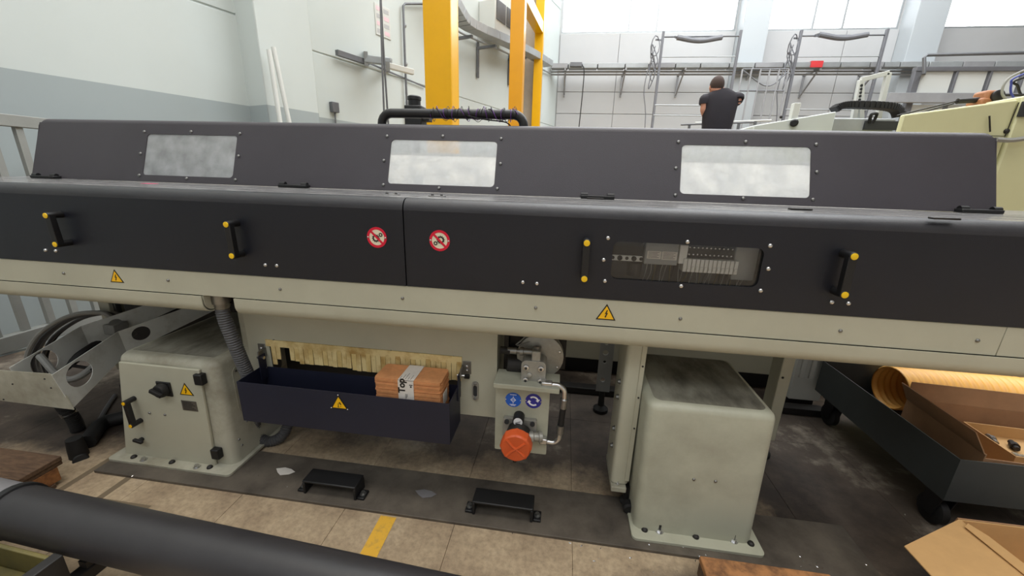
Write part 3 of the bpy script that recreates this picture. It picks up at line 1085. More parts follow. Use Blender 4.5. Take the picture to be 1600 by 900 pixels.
for i, (a, b_) in enumerate(zip(path, path[1:])):
    MB().bar(a, a.lerp(b_, .9), .12, .065).build('link', 'rubber', cc, bevel=.006)
wf = thing('tubular_frame', 'white tubular frame with perforated leg above the cable carrier', 'frame', at(1365, 165, YW + .55))
pA, pB, pC, pD = [at(x, y, YW + .55) for x, y in ((1340, 162), (1345, 125), (1388, 114), (1378, 163))]
zt = zC
for a, b_ in ((V((pA.x, pA.y, zt)), pB), (pB, pC), (pC, V((pD.x, pD.y, zt))), (pB, V((at(1353, 163, YW + .55).x, pA.y, zt)))):
    MB().bar(a, b_, .045, .045, up=(0, 1, 0)).build('frame_tube', 'white_metal', wf, bevel=.004)
b = MB()
for i in range(5):
    c = pB.lerp(pA, .25 + .15 * i)
    b.cyl(c + V((0, -.024, 0)), c + V((0, -.021, 0)), .014, n=10)
b.build('perforations', 'inner_dark', wf)

for i, (a, b_, lab) in enumerate((((1064, 195), (1178, 191), 'long thin steel bar lying behind the hood left of the white lathe'), ((1086, 192), (1205, 188), 'thin pale steel bar behind the hood passing the person'))):
    p, q = at(*a, 6.5 + .1 * i), at(*b_, 6.5 + .1 * i)
    bs = thing('steel_bar', lab, 'bar', (p.x, p.y, 0))
    MB().cyl(p, q, .012, n=8).build('bar', 'galv_dark' if i == 0 else 'white_metal', bs)
    for r_ in (p.lerp(q, .12), p.lerp(q, .8)):
        MB().box((r_.x - .015, r_.y - .015, 0), (r_.x + .015, r_.y + .015, r_.z - .011)).build('support', 'galv_dark', bs)


# ------------------------------------------------------------------ the person
def person():
    Yp = 5.8
    root = thing('person', 'person in a dark T-shirt seen from behind, forearms raised in front', 'person', (at(1126, 180, Yp).x, Yp, 0))
    top = at(1123, 119, Yp)
    zsh = at(1126, 146, Yp).z
    cx = at(1126, 160, Yp).x
    H = 1.80
    base = top.z - H
    root.location.z = base
    W[root] = V(root.location)
    el_l, el_r = at(1099, 172, Yp - .02), at(1154, 160, Yp - .05)
    sh_l, sh_r = V((cx - .19, Yp, zsh - .02)), V((cx + .19, Yp, zsh - .02))
    wr_l, wr_r = at(1104, 188, Yp + .20), at(1143, 166, Yp + .22)

    def skin(name, J, E_, m, par, root_i=0, sub=2):
        me = bpy.data.meshes.new(name)
        me.from_pydata([V(p) - W[root] for p, _ in J], E_, [])
        o = bpy.data.objects.new(name, me)
        COL.objects.link(o)
        o.parent = par
        W[o] = W[root]
        md = o.modifiers.new('skin', 'SKIN')
        md.use_smooth_shade = True
        for i, (_, r) in enumerate(J):
            rr = r if isinstance(r, tuple) else (r, r)
            me.skin_vertices[0].data[i].radius = rr
            me.skin_vertices[0].data[i].use_root = (i == root_i)
        s = o.modifiers.new('sub', 'SUBSURF')
        s.levels = s.render_levels = sub
        me.materials.append(MATS[m])
        return o

    def P(x, y, z):
        return V((cx + x, Yp + y, base + z))
    J = [(P(0, 0, .95), (.14, .10)), (P(0, 0, 1.15), (.13, .09)), (V((cx, Yp, zsh - .11)), (.11, .07)), (V((cx, Yp, zsh + .05)), .056), (V((top.x, Yp + .02, top.z - .20)), .062)]
    E_ = [(0, 1), (1, 2), (2, 3), (3, 4)]

    def limb(start, pts):
        k = start
        for p, r in pts:
            J.append((p, r))
            E_.append((k, len(J) - 1))
            k = len(J) - 1
        return k
    for sh, el, wr, sx in ((sh_l, el_l, wr_l, -1), (sh_r, el_r, wr_r, 1)):
        d = (wr - el).normalized()
        k = limb(2, [(sh + V((0, 0, -.05)), .05), (sh.lerp(el, .5), .048), (el, .043), (el.lerp(wr, .5), .042), (wr, .028), (wr + d * .07, (.042, .02))])
        for fi in range(4):
            o_ = V((0, 0, .03 - .02 * fi))
            L = (.075, .088, .084, .066)[fi]
            limb(k, [(wr + d * .10 + o_, .010), (wr + d * (.10 + L * .55) + o_ + V((-.01 * sx, 0, -.01)), .009), (wr + d * (.10 + L) + o_ + V((-.03 * sx, 0, -.02)), .008)])
        limb(k - 1 if False else k, [(wr + d * .05 + V((-.03 * sx, 0, .035)), .011), (wr + d * .10 + V((-.045 * sx, 0, .05)), .009)])
    for sx in (-1, 1):
        limb(0, [(P(.10 * sx, 0, .86), .10), (P(.11 * sx, .01, .5), .062), (P(.11 * sx, 0, .28), .058), (P(.11 * sx, -.02, .09), .04), (P(.12 * sx, .10, .045), (.045, .04)), (P(.12 * sx, .17, .035), (.04, .03))])
    body = skin('body', J, E_, 'skin', root)
    # head with ears, nose, brow: joined to the figure through the neck
    h = MB()
    hc = V((top.x, Yp + .02, top.z - .115))
    h.sphere(hc, .080, .100, .118, 20, 14)
    h.sphere(hc + V((0, .035, -.055)), .058, .06, .065, 14, 10)
    h.sphere(hc + V((0, .105, -.02)), .013, .02, .025, 8, 6)
    for s in (-1, 1):
        h.sphere(hc + V((.076 * s, -.005, -.012)), .012, .02, .032, 8, 6)
        h.sphere(hc + V((.03 * s, .088, .005)), .013, .008, .007, 8, 6)
    h.sphere(hc + V((0, .094, -.062)), .024, .008, .008, 8, 6)
    h.build('head', 'skin', root, smooth=80)
    hh = MB()
    hh.sphere(hc + V((0, -.010, .020)), .0845, .102, .104, 20, 14)
    hh.build('hair', 'hair', root, smooth=80)
    # T-shirt: a lofted trunk and two sleeves in one mesh
    sh = MB()
    rings = [(base + .84, .172, .122), (base + .95, .165, .118), (base + 1.10, .168, .116), (base + 1.26, .188, .122), (zsh - .10, .210, .118), (zsh - .05, .215, .105), (zsh - .005, .185, .092), (zsh + .03, .115, .078), (zsh + .052, .068, .064)]
    n_ = 24
    vs_, fs_ = [], []
    for (z_, rx_, ry_) in rings:
        for i_ in range(n_):
            a_ = 2 * math.pi * i_ / n_
            ca, sa_ = math.cos(a_), math.sin(a_)
            e_ = .8
            vs_.append(V((cx + rx_ * math.copysign(abs(ca) ** e_, ca), Yp + ry_ * math.copysign(abs(sa_) ** e_, sa_), z_)))
    for j_ in range(len(rings) - 1):
        for i_ in range(n_):
            q_ = (i_ + 1) % n_
            fs_.append((j_ * n_ + i_, j_ * n_ + q_, (j_ + 1) * n_ + q_, (j_ + 1) * n_ + i_))
    sh.add(vs_, fs_)
    for s_, e2 in ((sh_l, el_l), (sh_r, el_r)):
        k_ = V((cx, Yp, zsh)).lerp(s_, .72)
        pts_ = catmull([k_ + V((0, 0, -.075)), s_ + V((0, 0, -.06)), s_.lerp(e2, .35), s_.lerp(e2, .62)], 4)
        m2 = len(pts_)
        sh.tube(pts_, lambda i: .068 + .006 * math.sin(math.pi * i / m2), 14)
    sh.build('t_shirt', 'tshirt', root, smooth=70)
    T = [(P(0, 0, .95), (.16, .12)), (P(0, 0, .88), (.165, .125))]
    e = [(0, 1)]
    for sx in (-1, 1):
        k = 1
        for p, r in ((P(.10 * sx, 0, .80), .105), (P(.115 * sx, .01, .5), .085), (P(.115 * sx, 0, .12), .07)):
            T.append((p, r))
            e.append((k, len(T) - 1))
            k = len(T) - 1
    skin('trousers', T, e, 'trousers', root)
    for sx in (-1, 1):
        MB().hexa([P(.07 * sx + x, y, z) for x, y, z in ((0 * sx, -.09, 0), (.10 * sx, -.09, 0), (.10 * sx, .2, 0), (0, .2, 0), (.01 * sx, -.08, .09), (.09 * sx, -.08, .09), (.085 * sx, .19, .05), (.015 * sx, .19, .05))]).build('shoe', 'rubber', root, bevel=.012)
    pf = thing('work_platform', 'grey steel work platform the person stands on behind the hood', 'platform', (cx, Yp, 0))
    MB().box((cx - .5, Yp - .45, base - .05), (cx + .5, Yp + .45, base)).build('deck', 'galv', pf)
    for sx in (-1, 1):
        for sy in (-1, 1):
            MB().box((cx + .46 * sx - .03, Yp + .41 * sy - .03, 0), (cx + .46 * sx + .03, Yp + .41 * sy + .03, base - .05)).build('leg', 'galv_dark', pf)


person()


# ================================================================== the bar feeder
YF = 1.30                                     # its front face
ZC, ZR, ZTOP = 0.9945, 1.268, 1.308           # cover: lower edge, start of the rolled edge, flat top
fd = thing('bar_feeder', 'long black and cream bar feeder machine filling the picture', 'machine', (-0.5, 1.6, 0))
XL, XR = -3.0, 2.0
xs = at(632, 380, YF).x
YH0, YH1, ZH1 = 1.735, 1.845, 1.615           # hood: foot and head of its leaning face

# windowed lid: face, then rolled edge and top
wtl, wtr, wbr, wbl = at(957, 377, YF), at(1192, 388, YF), at(1187, 449, YF), at(955, 436, YF)
wx0, wx1 = (wtl.x + wbl.x) / 2, (wtr.x + wbr.x) / 2
wz0, wz1 = (wbr.z + wbl.z) / 2, (wtl.z + wtr.z) / 2
T = .004
roll = [(YF, ZR)] + arc(YF + .04, ZR, .04, 180, 90, 7)[1:] + [(YH0 + .06, ZTOP)]
for a, b, hole in ((XL, xs - .0022, None), (xs + .0022, XR, rrect(wx0, wz0, wx1, wz1, .022))):
    m_ = MB().plate([(a, ZC), (b, ZC), (b, ZR), (a, ZR)], [hole] if hole else [], (0, YF + T, 0), (1, 0, 0), (0, 0, 1), T)
    lid = m_.build('front_lid', 'black_paint', fd)
    MB().extrude_x(sheet(roll[:8] + [(YF + .056, ZTOP)], T), a, b).build('rolled_edge', 'roll_paint', lid)
    MB().box((a, YF + .05, ZTOP - T), (b, YH0 + .3, ZTOP - .0005)).build('lid_top', 'lid_top', lid)
for px, py in ((415, 414), (433, 415), (72, 391), (88, 392), (817, 441), (839, 443), (1299, 472), (1325, 474)):
    bolt(fd, at(px, py, YF), (0, -1, 0), .0075)
for px, py in ((950, 372), (1074, 378), (1203, 384), (943, 406), (1200, 420), (945, 439), (1064, 447), (1188, 454)):
    bolt(fd, at(px, py, YF), (0, -1, 0), .0078)
# long grooves and fittings on the flat top
for y_, m in ((1.45, 'dark_steel'), (1.56, 'dark_steel')):
    MB().box((XL, y_, ZTOP - .0005), (XR, y_ + .006, ZTOP - .0001)).build('top_seam', m, fd)
for px, py in ((612, 304.5), (683, 307)):
    c = atz(px, py, ZTOP)
    h = MB().plate(rrect(-.034, -.016, .034, .016, .012), [circle(-.018, 0, .005, 10), circle(.018, 0, .005, 10)], c, (1, 0, 0), (0, 1, 0), .004).build('lid_hinge', 'bright_steel', fd)
    for s in (-1, 1):
        bolt(h, c + V((.018 * s, 0, .004)), (0, 0, 1), .006, 'dark_steel')
c = atz(232, 287, ZTOP)
MB().box((c.x - .03, c.y - .01, ZTOP), (c.x + .03, c.y + .02, ZTOP + .001)).build('pink_label', 'pink', fd)
for px, py in ((930, 307), (1475, 339), (1250, 324)):
    c = atz(px, py + 4, ZTOP)
    MB().box((c.x - .035, c.y - .012, ZTOP), (c.x + .035, c.y + .012, ZTOP + .006)).build('latch_plate', 'dark_steel', fd, bevel=.002)


def handle(c0, c1, proud=.052, r=.0125, nrm=(0, -1, 0), par=fd):
    """bridge handle: two legs, a grip between their outer ends, yellow caps"""
    n = V(nrm)
    b = MB()
    for c in (c0, c1):
        b.cyl(c - n * proud, c, r, n=14)
    d = (c1 - c0).normalized()
    b.bar(c0 - n * .012, c1 - n * .012, .024, .022, up=n)
    h = b.build('handle', 'black_plastic', par, bevel=.002)
    for c in (c0, c1):
        MB().lathe(c - n * .001, c + n * .003, [(0, r * .82), (.8, r * .8), (1, r * .6)], 14).build('handle_cap', 'yellow_plastic', h)
    return h


for a, b in (((71, 337), (86, 382)), ((353, 351), (362, 400)), ((917, 380), (913, 436)), ((1335, 401), (1320, 461))):
    handle(at(*a, YF - .05), at(*b, YF - .05))
sign_prohibit(fd, at(589, 371, YF), .037, False)
sign_prohibit(fd, at(687, 376, YF), .037, True)

# control compartment behind the window in the right lid
MB().box((wx0 - .02, YF + .007, wz0 - .02), (wx1 + .02, YF + .010, wz1 + .02)).build('lid_window', 'plexi_clear', fd)
cx0, cx1, cz0, cz1 = wx0 - .03, wx1 + .03, wz0 - .025, wz1 + .025
yb_ = YF + .085
b = MB()
b.box((cx0, yb_, cz0), (cx1, yb_ + .004, cz1)).box((cx0, YF + .011, cz0 - .004), (cx1, yb_, cz0)).box((cx0, YF + .011, cz1), (cx1, yb_, cz1 + .004))
b.box((cx0 - .004, YF + .011, cz0), (cx0, yb_, cz1)).box((cx1, YF + .011, cz0), (cx1 + .004, yb_, cz1))
comp = b.build('control_compartment', 'inner_dark', fd)


def wpt(px, py, Y):
    return at(px, py, Y)


yc = YF + .045
p0, p1 = at(956, 398, yc), at(1003, 409, yc)
mr_ = MB().box((p0.x - .03, yc, p1.z), (p1.x, yc + .006, p0.z)).build('mounting_rail', 'white_metal', comp)
for i in range(5):
    x = p0.x + (p1.x - p0.x) * (.04 + .23 * i)
    bolt(comp, (x, yc, (p0.z + p1.z) / 2), (0, -1, 0), .006 + .003 * (i % 2), 'dark_steel', name='screw')
a = at(994, 418, yc)
MB().cyl((a.x, yc + .03, a.z + .012), (a.x, yc + .03, a.z - .035), .024, n=16).build('push_button', 'black_plastic', comp)
a, c = at(1010, 378, yc), at(1057, 419, yc)
mod = MB().box((a.x, yc, c.z + .008), (c.x, yc + .04, a.z)).build('relay_module', 'module_grey', comp, bevel=.003)
for pa, pb in (((1012, 392), (1032, 405)), ((1035, 393), (1057, 407))):
    a, c = at(*pa, yc - .001), at(*pb, yc - .001)
    pl_ = MB().box((a.x, yc - .001, c.z), (c.x, yc + .001, a.z)).build('module_label', 'paper', comp)
    n = MB()
    for i in range(5):
        z = c.z + (a.z - c.z) * (.15 + .17 * i)
        n.box((a.x + .004, yc - .0014, z), (c.x - .006 * (1 + i % 2), yc - .001, z + .0012))
    n.build('print_lines', 'inner_dark', pl_)
a, c = at(1063, 382, yc), at(1071, 412, yc)
MB().box((a.x, yc - .006, c.z), (c.x, yc + .04, a.z)).build('end_clamp', 'terminal_grey', comp, bevel=.002)
n = 13
a, c = at(1069, 404, yc - .01), at(1151, 432, yc - .01)
t0 = at(1069, 386, yc)
for i in range(n):
    x0 = a.x + (c.x - a.x) * i / n
    x1 = a.x + (c.x - a.x) * (i + .86) / n
    dz = 0
    tb = MB()
    tb.box((x0, yc - .012, c.z + .006), (x1, yc + .03, a.z))
    tb.box((x0 + .0015, yc - .014, c.z + .014), (x1 - .0015, yc - .010, c.z + .026))
    t_ = tb.build('terminal_block', 'terminal_grey', comp, bevel=.001)
    for k, zz in enumerate((.012, .036)):
        bolt(comp, ((x0 + x1) / 2, yc + .0098, a.z + zz), (0, -1, 0), .0042, 'bright_steel', name='terminal_screw')
MB().box((a.x, yc + .010, a.z + .001), (c.x, yc + .03, a.z + .052)).build('terminal_rail', 'inner_dark', comp)
a, c = at(1152, 385, yc), at(1178, 440, yc)
MB().box((a.x, yc + .005, c.z), (c.x, yc + .035, a.z)).build('cable_duct', 'module_grey', comp, bevel=.003)
for i in range(26):
    px = 1010 + i * 6.2
    a = at(px, 424, yc + .012)
    MB().tube(catmull([a + V((0, 0, .03)), a + V((random.uniform(-.006, .006), .004, -.005)), (a.x + random.uniform(-.01, .01), a.y + .015, cz0 + .001)], 3), .0016, 5).build('wire', ['module_grey', 'cable_grey', 'olive', 'rubber'][i % 4], comp)

# cream skirt under the lids, then the rolled lower beam
ZK0 = 0.8935
xsk = at(1567, 535, YF).x
for a, b in ((XL, xsk - .001), (xsk + .001, XR)):
    MB().box((a, YF + .004, ZK0 + .0015), (b, YF + .012, ZC - .002)).build('skirt_panel', 'cream', fd, bevel=.0015)
for px, py in ((100, 427), (263, 438), (438, 452), (629, 466), (837, 481), (1063, 498), (1313, 517), (1527, 532)):
    bolt(fd, at(px, py, YF + .004), (0, -1, 0), .0062, 'steel')
sign_triangle(fd, at(182, 434.5, YF + .004), .064)
sign_triangle(fd, at(947, 491.5, YF + .004), .068)
lip = [(YF + .001, ZK0)] + arc(YF + .041, .862, .04, 180, 270, 7) + [(1.80, .822)]
x_l1, x_r0 = at(318, 478, YF).x, at(368, 480, YF).x
for a, b in ((XL, x_l1), (x_r0, XR)):
    MB().extrude_x(sheet(lip, .004)[::1], a, b).build('lower_beam', 'cream', fd)
    e = b if b == x_l1 else a
    prof = [(YF + .004, ZK0 - .001)] + arc(YF + .042, .863, .036, 180, 270, 6) + [(1.78, .827), (1.78, ZK0 - .001)]
    MB().extrude_x(prof, e - .003, e + .003).build('beam_end_plate', 'cream', fd)
# machine bed between the covers
MB().box((XL + .05, YF + .16, .90), (wx0 - .06, 2.2, ZTOP - .02)).box((wx0 - .06, YF + .20, .90), (XR - .05, 2.2, ZTOP - .02)).box((XL + .05, YF + .10, .83), (XR - .05, 2.2, .90)).build('machine_bed', 'dark_steel', fd)

# ---- the leaning hood with its three windows
hu = V((1, 0, 0))
hv = V((0, YH1 - YH0, ZH1 - ZTOP)).normalized()
HL = (V((0, YH1, ZH1)) - V((0, YH0, ZTOP))).length
hx0, hx1 = -2.752, 1.634
hn = hu.cross(hv)


def onhood(px, py, off=0.0):
    r = ray(px, py)
    o = V((0, 0, EYE))
    q = V((0, YH0, ZTOP)) + hn * off
    t = hn.dot(q - o) / hn.dot(r)
    return o + r * t


def hoodv(p):
    return (V(p) - V((0, YH0, ZTOP))).dot(hv)


hw = []
for tl, tr_, br, bl in (((229, 208), (370, 213), (364, 278), (224, 273)), ((611, 217), (777, 222), (772, 292), (606, 287)), ((1066, 226), (1268, 230), (1265, 309), (1062, 303))):
    P4 = [onhood(*p) for p in (tl, tr_, br, bl)]
    hw.append(((P4[0].x + P4[3].x) / 2, (hoodv(P4[2]) + hoodv(P4[3])) / 2, (P4[1].x + P4[2].x) / 2, (hoodv(P4[0]) + hoodv(P4[1])) / 2))
RR = .03
hood = MB().plate([(hx0, .002), (hx1, .002), (hx1, HL - RR), (hx1 - .0, HL - RR), (hx0, HL - RR)], [rrect(a, b, c, d, .018) for a, b, c, d in hw], V((0, YH0, ZTOP)) - hn * .004, hu, hv, .004)
# rolled head of the hood and its flat top
p = V((0, YH0, ZTOP)) + hv * (HL - RR)
ang = math.degrees(math.atan2(hn.z, hn.y))
c = p - hn * RR
prof = [(p.y, p.z)] + [(c.y + RR * math.cos(math.radians(ang + (90 - ang) * i / 6)), c.z + RR * math.sin(math.radians(ang + (90 - ang) * i / 6))) for i in range(1, 7)]
zt_h = prof[-1][1]
prof += [(prof[-1][0] + .07, zt_h), (prof[-1][0] + .075, zt_h - .02)]
hood.extrude_x(sheet(prof, .004), hx0 + RR, hx1 - RR)
secp = sheet(prof, .004)
for sgn, xe in ((-1, hx0), (1, hx1)):          # rounded upper corners of the hood
    secs = []
    for k in range(6):
        th = math.radians(90 - 18 * k)
        drop = hv * (-RR * (1 - math.sin(th)))
        secs.append([V((xe - sgn * RR + sgn * RR * math.cos(th), y_, z_)) + drop for y_, z_ in secp])
    mm = len(secp)
    hood.add([p for s in secs for p in s], [(j * mm + i, j * mm + (i + 1) % mm, (j + 1) * mm + (i + 1) % mm, (j + 1) * mm + i) for j in range(5) for i in range(mm)])
hood = hood.build('hood', 'hood_paint', fd)
for x in (hx0, hx1 - .004):
    y2 = prof[-1][0]
    MB().hexa([V(q) for q in ((x, YH0 + .006, ZTOP + .002), (x + .004, YH0 + .006, ZTOP + .002), (x + .004, YH0 + .10, ZTOP + .002), (x, YH0 + .10, ZTOP + .002),
                              (x, YH1 - .016, ZH1 - .04), (x + .004, YH1 - .016, ZH1 - .04), (x + .004, y2, ZH1 - .04), (x, y2, ZH1 - .04))]).build('hood_end', 'hood_paint', fd)
for a, b, c, d in hw:
    MB().plate(rrect(a - .015, b - .015, c + .015, d + .015, .02), [], V((0, YH0, ZTOP)) - hn * .008, hu, hv, .004).build('hood_window', 'plexi_hazy', fd)
for lst in (((226, 206), (299, 206), (375, 209), (220, 240), (373, 244), (218, 274), (292, 279), (368, 281)),
            ((605, 213), (692, 213), (783, 217), (600, 251), (782, 256), (599, 289), (686, 294), (777, 295)),
            ((1060, 222), (1165, 222), (1275, 226), (1056, 263), (1276, 269), (1055, 305), (1161, 310), (1270, 312))):
    for q in lst:
        bolt(fd, onhood(*q), hn, .0075, 'steel')
for px, py in ((76, 276), (462, 291), (933, 306), (1525, 328)):
    c = onhood(px, py, .005)
    h = MB().box((c.x - .07, c.y - .03, ZTOP), (c.x + .07, c.y + .01, ZTOP + .014)).build('hood_hinge', 'black_plastic', fd, bevel=.003)
    for s in (-1, 1):
        MB().cyl((c.x + .055 * s - .014, c.y - .012, ZTOP + .014), (c.x + .055 * s + .014, c.y - .012, ZTOP + .014), .011, n=12).build('hinge_knuckle', 'black_plastic', h)
# pale bar channel inside, seen through the hood windows
zl = onhood(690, 243).z
yi = 2.34
r_ = ray(690, 243)
zi = EYE + r_.z * (yi / r_.y)
MB().hexa([V(q) for q in ((hx0 + .05, 1.97, ZTOP - .012), (hx1 - .05, 1.97, ZTOP - .012), (hx1 - .05, yi + .02, ZTOP - .012), (hx0 + .05, yi + .02, ZTOP - .012), (hx0 + .05, 1.97, ZTOP - .006), (hx1 - .05, 1.97, ZTOP - .006), (hx1 - .05, yi, zi), (hx0 + .05, yi, zi))]).build('bar_channel', 'inner_white', fd)
MB().box((hx0 + .05, yi - .004, zi + .0005), (hx1 - .05, yi + .03, zi + .012)).build('channel_lip', 'white_metal', fd)
# lifting handle of the hood, with wire wound round it
yh = prof[-2][0] - .028
za_, zb_ = zt_h, at(700, 178, yh).z
xa_, xb_ = at(596, 178, yh).x, at(819, 180, yh).x
rr = .021
path = [V((xa_, yh, za_ - .002)), V((xa_, yh, zb_ - .05))] + [V((xa_ + .05 - .05 * math.cos(t), yh, zb_ - .05 + .05 * math.sin(t))) for t in [math.pi / 2 * k / 5 for k in range(1, 6)]]
path += [V((xb_ - .05 + .05 * math.sin(t), yh, zb_ - .05 + .05 * math.cos(t))) for t in [math.pi / 2 * k / 5 for k in range(0, 6)]] + [V((xb_, yh, za_ - .002))]
gh = MB().tube(path, rr, 14).build('lifting_handle', 'black_plastic', fd)
x0_, x1_ = at(672, 178, yh).x, xb_ - .03
for m, r0, ph in (('rubber', .0014, 0), ('rubber', .0012, 1.3), ('purple_fringe', .0016, 2.2)):
    pts = []
    for i in range(240):
        t = i / 239
        a = t * 2 * math.pi * 11 + ph + 1.5 * math.sin(t * 19 + ph)
        R_ = rr + .002 + .011 * max(0, math.sin(t * 37 + ph * 2)) ** 2
        pts.append(V((x0_ + (x1_ - x0_) * t + .012 * math.sin(a * .7), yh + R_ * math.cos(a), zb_ + R_ * math.sin(a))))
    MB().tube(pts, r0, 5).build('wound_wire', m, gh)
MB().tube(catmull([at(731, 181, yh - .03), at(760, 187, yh - .02), at(790, 191, yh), at(800, 200, yh + .02)], 5), .003, 5).build('loose_wire', 'rubber', gh)

# ---- apron under the beam, with the fringed curtain of the outlet
YA = 1.475
ax0, ax1 = at(388, 540, YA).x, at(776, 600, YA).x
az0 = at(750, 650, YA).z
ap = MB()
ap.plate([(ax0, az0), (ax1, az0), (ax1, .826), (ax0, .826)], [[(at(420, 536, YA).x, at(420, 575, YA).z), (at(720, 570, YA).x, at(420, 575, YA).z), (at(720, 570, YA).x, at(560, 548, YA).z), (at(420, 536, YA).x, at(560, 548, YA).z)]], (0, YA + .004, 0), (1, 0, 0), (0, 0, 1), .004)
ap.box((ax1 - .004, YA + .004, az0), (ax1, 1.95, .826))
apron = ap.build('apron_panel', 'cream', fd)
# rounded left corner of the apron
seg = [(ax0 - .05 + .05 * math.cos(math.radians(a)) if False else ax0 - .06 * math.sin(math.radians(a)), YA + .06 - .06 * math.cos(math.radians(a))) for a in range(0, 91, 15)]
b = MB()
for (p_, q_) in zip(seg, seg[1:]):
    b.hexa([V((q_[0], q_[1], az0)), V((p_[0], p_[1], az0)), V((p_[0] + .002, p_[1] + .006, az0)), V((q_[0] + .006, q_[1] + .002, az0)), V((q_[0], q_[1], .826)), V((p_[0], p_[1], .826)), V((p_[0] + .002, p_[1] + .006, .826)), V((q_[0] + .006, q_[1] + .002, .826))])
b.box((ax0 - .06, YA + .06, az0), (ax0 - .056, 1.95, .826))
b.build('apron_corner', 'cream_dirty', fd, smooth=50)
MB().box((ax0, YA + .22, az0 - .02), (ax1 - .01, YA + .23, .82)).build('outlet_back', 'inner_dark', fd)
for px, py in ((428, 532), (518, 541), (611, 549), (709, 558)):
    bolt(fd, at(px, py, YA), (0, -1, 0), .007, 'steel')
# fringe: a header strip and cut tongues, some shorter, bent or stained
fz1 = at(560, 544, YA).z
fx0, fx1 = at(418, 545, YA).x, at(722, 575, YA).x
fr = MB()
fr.box((fx0, YA - .006, fz1 - .028), (fx1, YA - .001, fz1 + .004))
fringe = fr.build('fringe_curtain', 'leather', fd)
nst = 40
wd = (fx1 - fx0) / nst
for i in range(nst):
    xx = fx0 + wd * i
    t = i / nst
    L = .055 if t < .02 else (.062 if t < .16 else .072 if t < .45 else .082)
    if i == 1:
        L = .09
    if i in (0, 3, 4):
        continue
    L += random.uniform(-.0015, .0015)
    bend = random.uniform(-.005, .001)
    b = MB()
    o0 = -.0065 if i % 2 else -.0055
    b.hexa([V(q) for q in ((xx + .0012, YA + o0 + bend, fz1 - .028 - L), (xx + wd - .0012, YA + o0 + bend, fz1 - .028 - L), (xx + wd - .0012, YA + o0 + .004 + bend, fz1 - .028 - L), (xx + .0012, YA + o0 + .004 + bend, fz1 - .028 - L),
                           (xx + .0008, YA + o0, fz1 - .02), (xx + wd - .0008, YA + o0, fz1 - .02), (xx + wd - .0008, YA + o0 + .004, fz1 - .02), (xx + .0008, YA + o0 + .004, fz1 - .02))])
    b.build('tongue', 'leather' if i % 3 else 'leather_dark', fringe)
# slotted grip on the apron's right
c = at(743, 610, YA)
MB().plate(rrect(-.014, -.045, .014, .045, .0135), [rrect(-.009, -.028, .009, .028, .0088)], c, (1, 0, 0), (0, 0, 1), .008).build('grip_slot', 'cast_alu', apron)
MB().plate(rrect(-.0095, -.028, .0095, .028, .009), [], c, (1, 0, 0), (0, 0, 1), .002).build('slot_back', 'inner_dark', apron)
for s in (-1, 1):
    bolt(apron, c + V((0, -.008, .036 * s)), (0, -1, 0), .006, 'steel')
# pivots the tray hangs from
for px, py, s in ((410, 546, -1), (730, 574, 1)):
    c = at(px, py, YA)
    b = MB()
    b.box((c.x - .018, YA - .004, c.z - .03), (c.x + .018, YA, c.z + .03))
    b.box((c.x - .018 * s - .003, YA - .05, c.z - .03), (c.x - .018 * s + .003, YA, c.z + .012))
    h = b.build('tray_bracket', 'steel', fd, bevel=.0015)
    bolt(h, (c.x, YA - .004, c.z + .008), (0, -1, 0), .007)
    bolt(h, (c.x, YA - .004, c.z - .012), (0, -1, 0), .006)
    MB().cyl((c.x - .018 * s - .016, YA - .035, c.z - .022), (c.x - .018 * s + .016, YA - .035, c.z - .022), .007, n=12).build('pivot_pin', 'bright_steel', h)
    MB().box((c.x - .012, YA - .012, c.z - .05), (c.x + .012, YA - .001, c.z - .032)).build('stop_block', 'black_plastic', h, bevel=.002)
# legs and frame of the machine further back under the beam
c0, c1 = at(936, 560, 2.15), at(958, 560, 2.15)
pf = MB().plate([(c0.x, .14), (c1.x, .14), (c1.x, .84), (c0.x, .84)], [circle((c0.x + c1.x) / 2 - .006, z, r, 12) for z, r in ((.72, .016), (.66, .009), (.56, .010), (.50, .016), (.46, .010), (.40, .016), (.34, .009), (.22, .014))], (0, 2.155, 0), (1, 0, 0), (0, 0, 1), .005)
pf.box((c1.x - .004, 2.155, .14), (c1.x, 2.19, .84))
pf.build('perforated_leg', 'galv', fd)
MB().lathe(((c0.x + c1.x) / 2, 2.16, 0), ((c0.x + c1.x) / 2, 2.16, .14), [(0, .045), (.15, .045), (.3, .02), (1, .016)], 14).build('levelling_foot', 'rubber', fd)
for pa, pb, Y in ((1215, 1234, 1.86), (-1, -1, 0)):
    if Y:
        a, b_ = at(pa, 600, Y).x, at(pb, 600, Y).x
        MB().box((a, Y, .12), (b_, Y + .09, .84)).build('rear_leg', 'cream', fd, bevel=.004)
        MB().lathe(((a + b_) / 2, Y + .045, 0), ((a + b_) / 2, Y + .045, .12), [(0, .045), (.15, .045), (.3, .02), (1, .016)], 14).build('levelling_foot', 'rubber', fd)
        bolt(fd, at(1223, 590, Y), (0, -1, 0), .006, 'dark_steel')
MB().box((-3.0, 2.1, .22), (-1.25, 2.19, .8298)).build('rear_trunk', 'dark_steel', fd, bevel=.004)
MB().box((at(160, 500, 1.85).x, 1.85, .14), (at(176, 500, 1.85).x, 1.93, .83)).build('rear_leg', 'cream_dirty', fd, bevel=.004)
MB().box((at(178, 500, 1.87).x, 1.87, .14), (at(186, 500, 1.87).x, 1.90, .83)).build('rear_leg', 'steel', fd, bevel=.002)
for px in (168, 182):
    x = at(px, 500, 1.88).x
    MB().lathe((x, 1.885, 0), (x, 1.885, .14), [(0, .035), (.15, .035), (.3, .016), (1, .014)], 14).build('levelling_foot', 'rubber', fd)


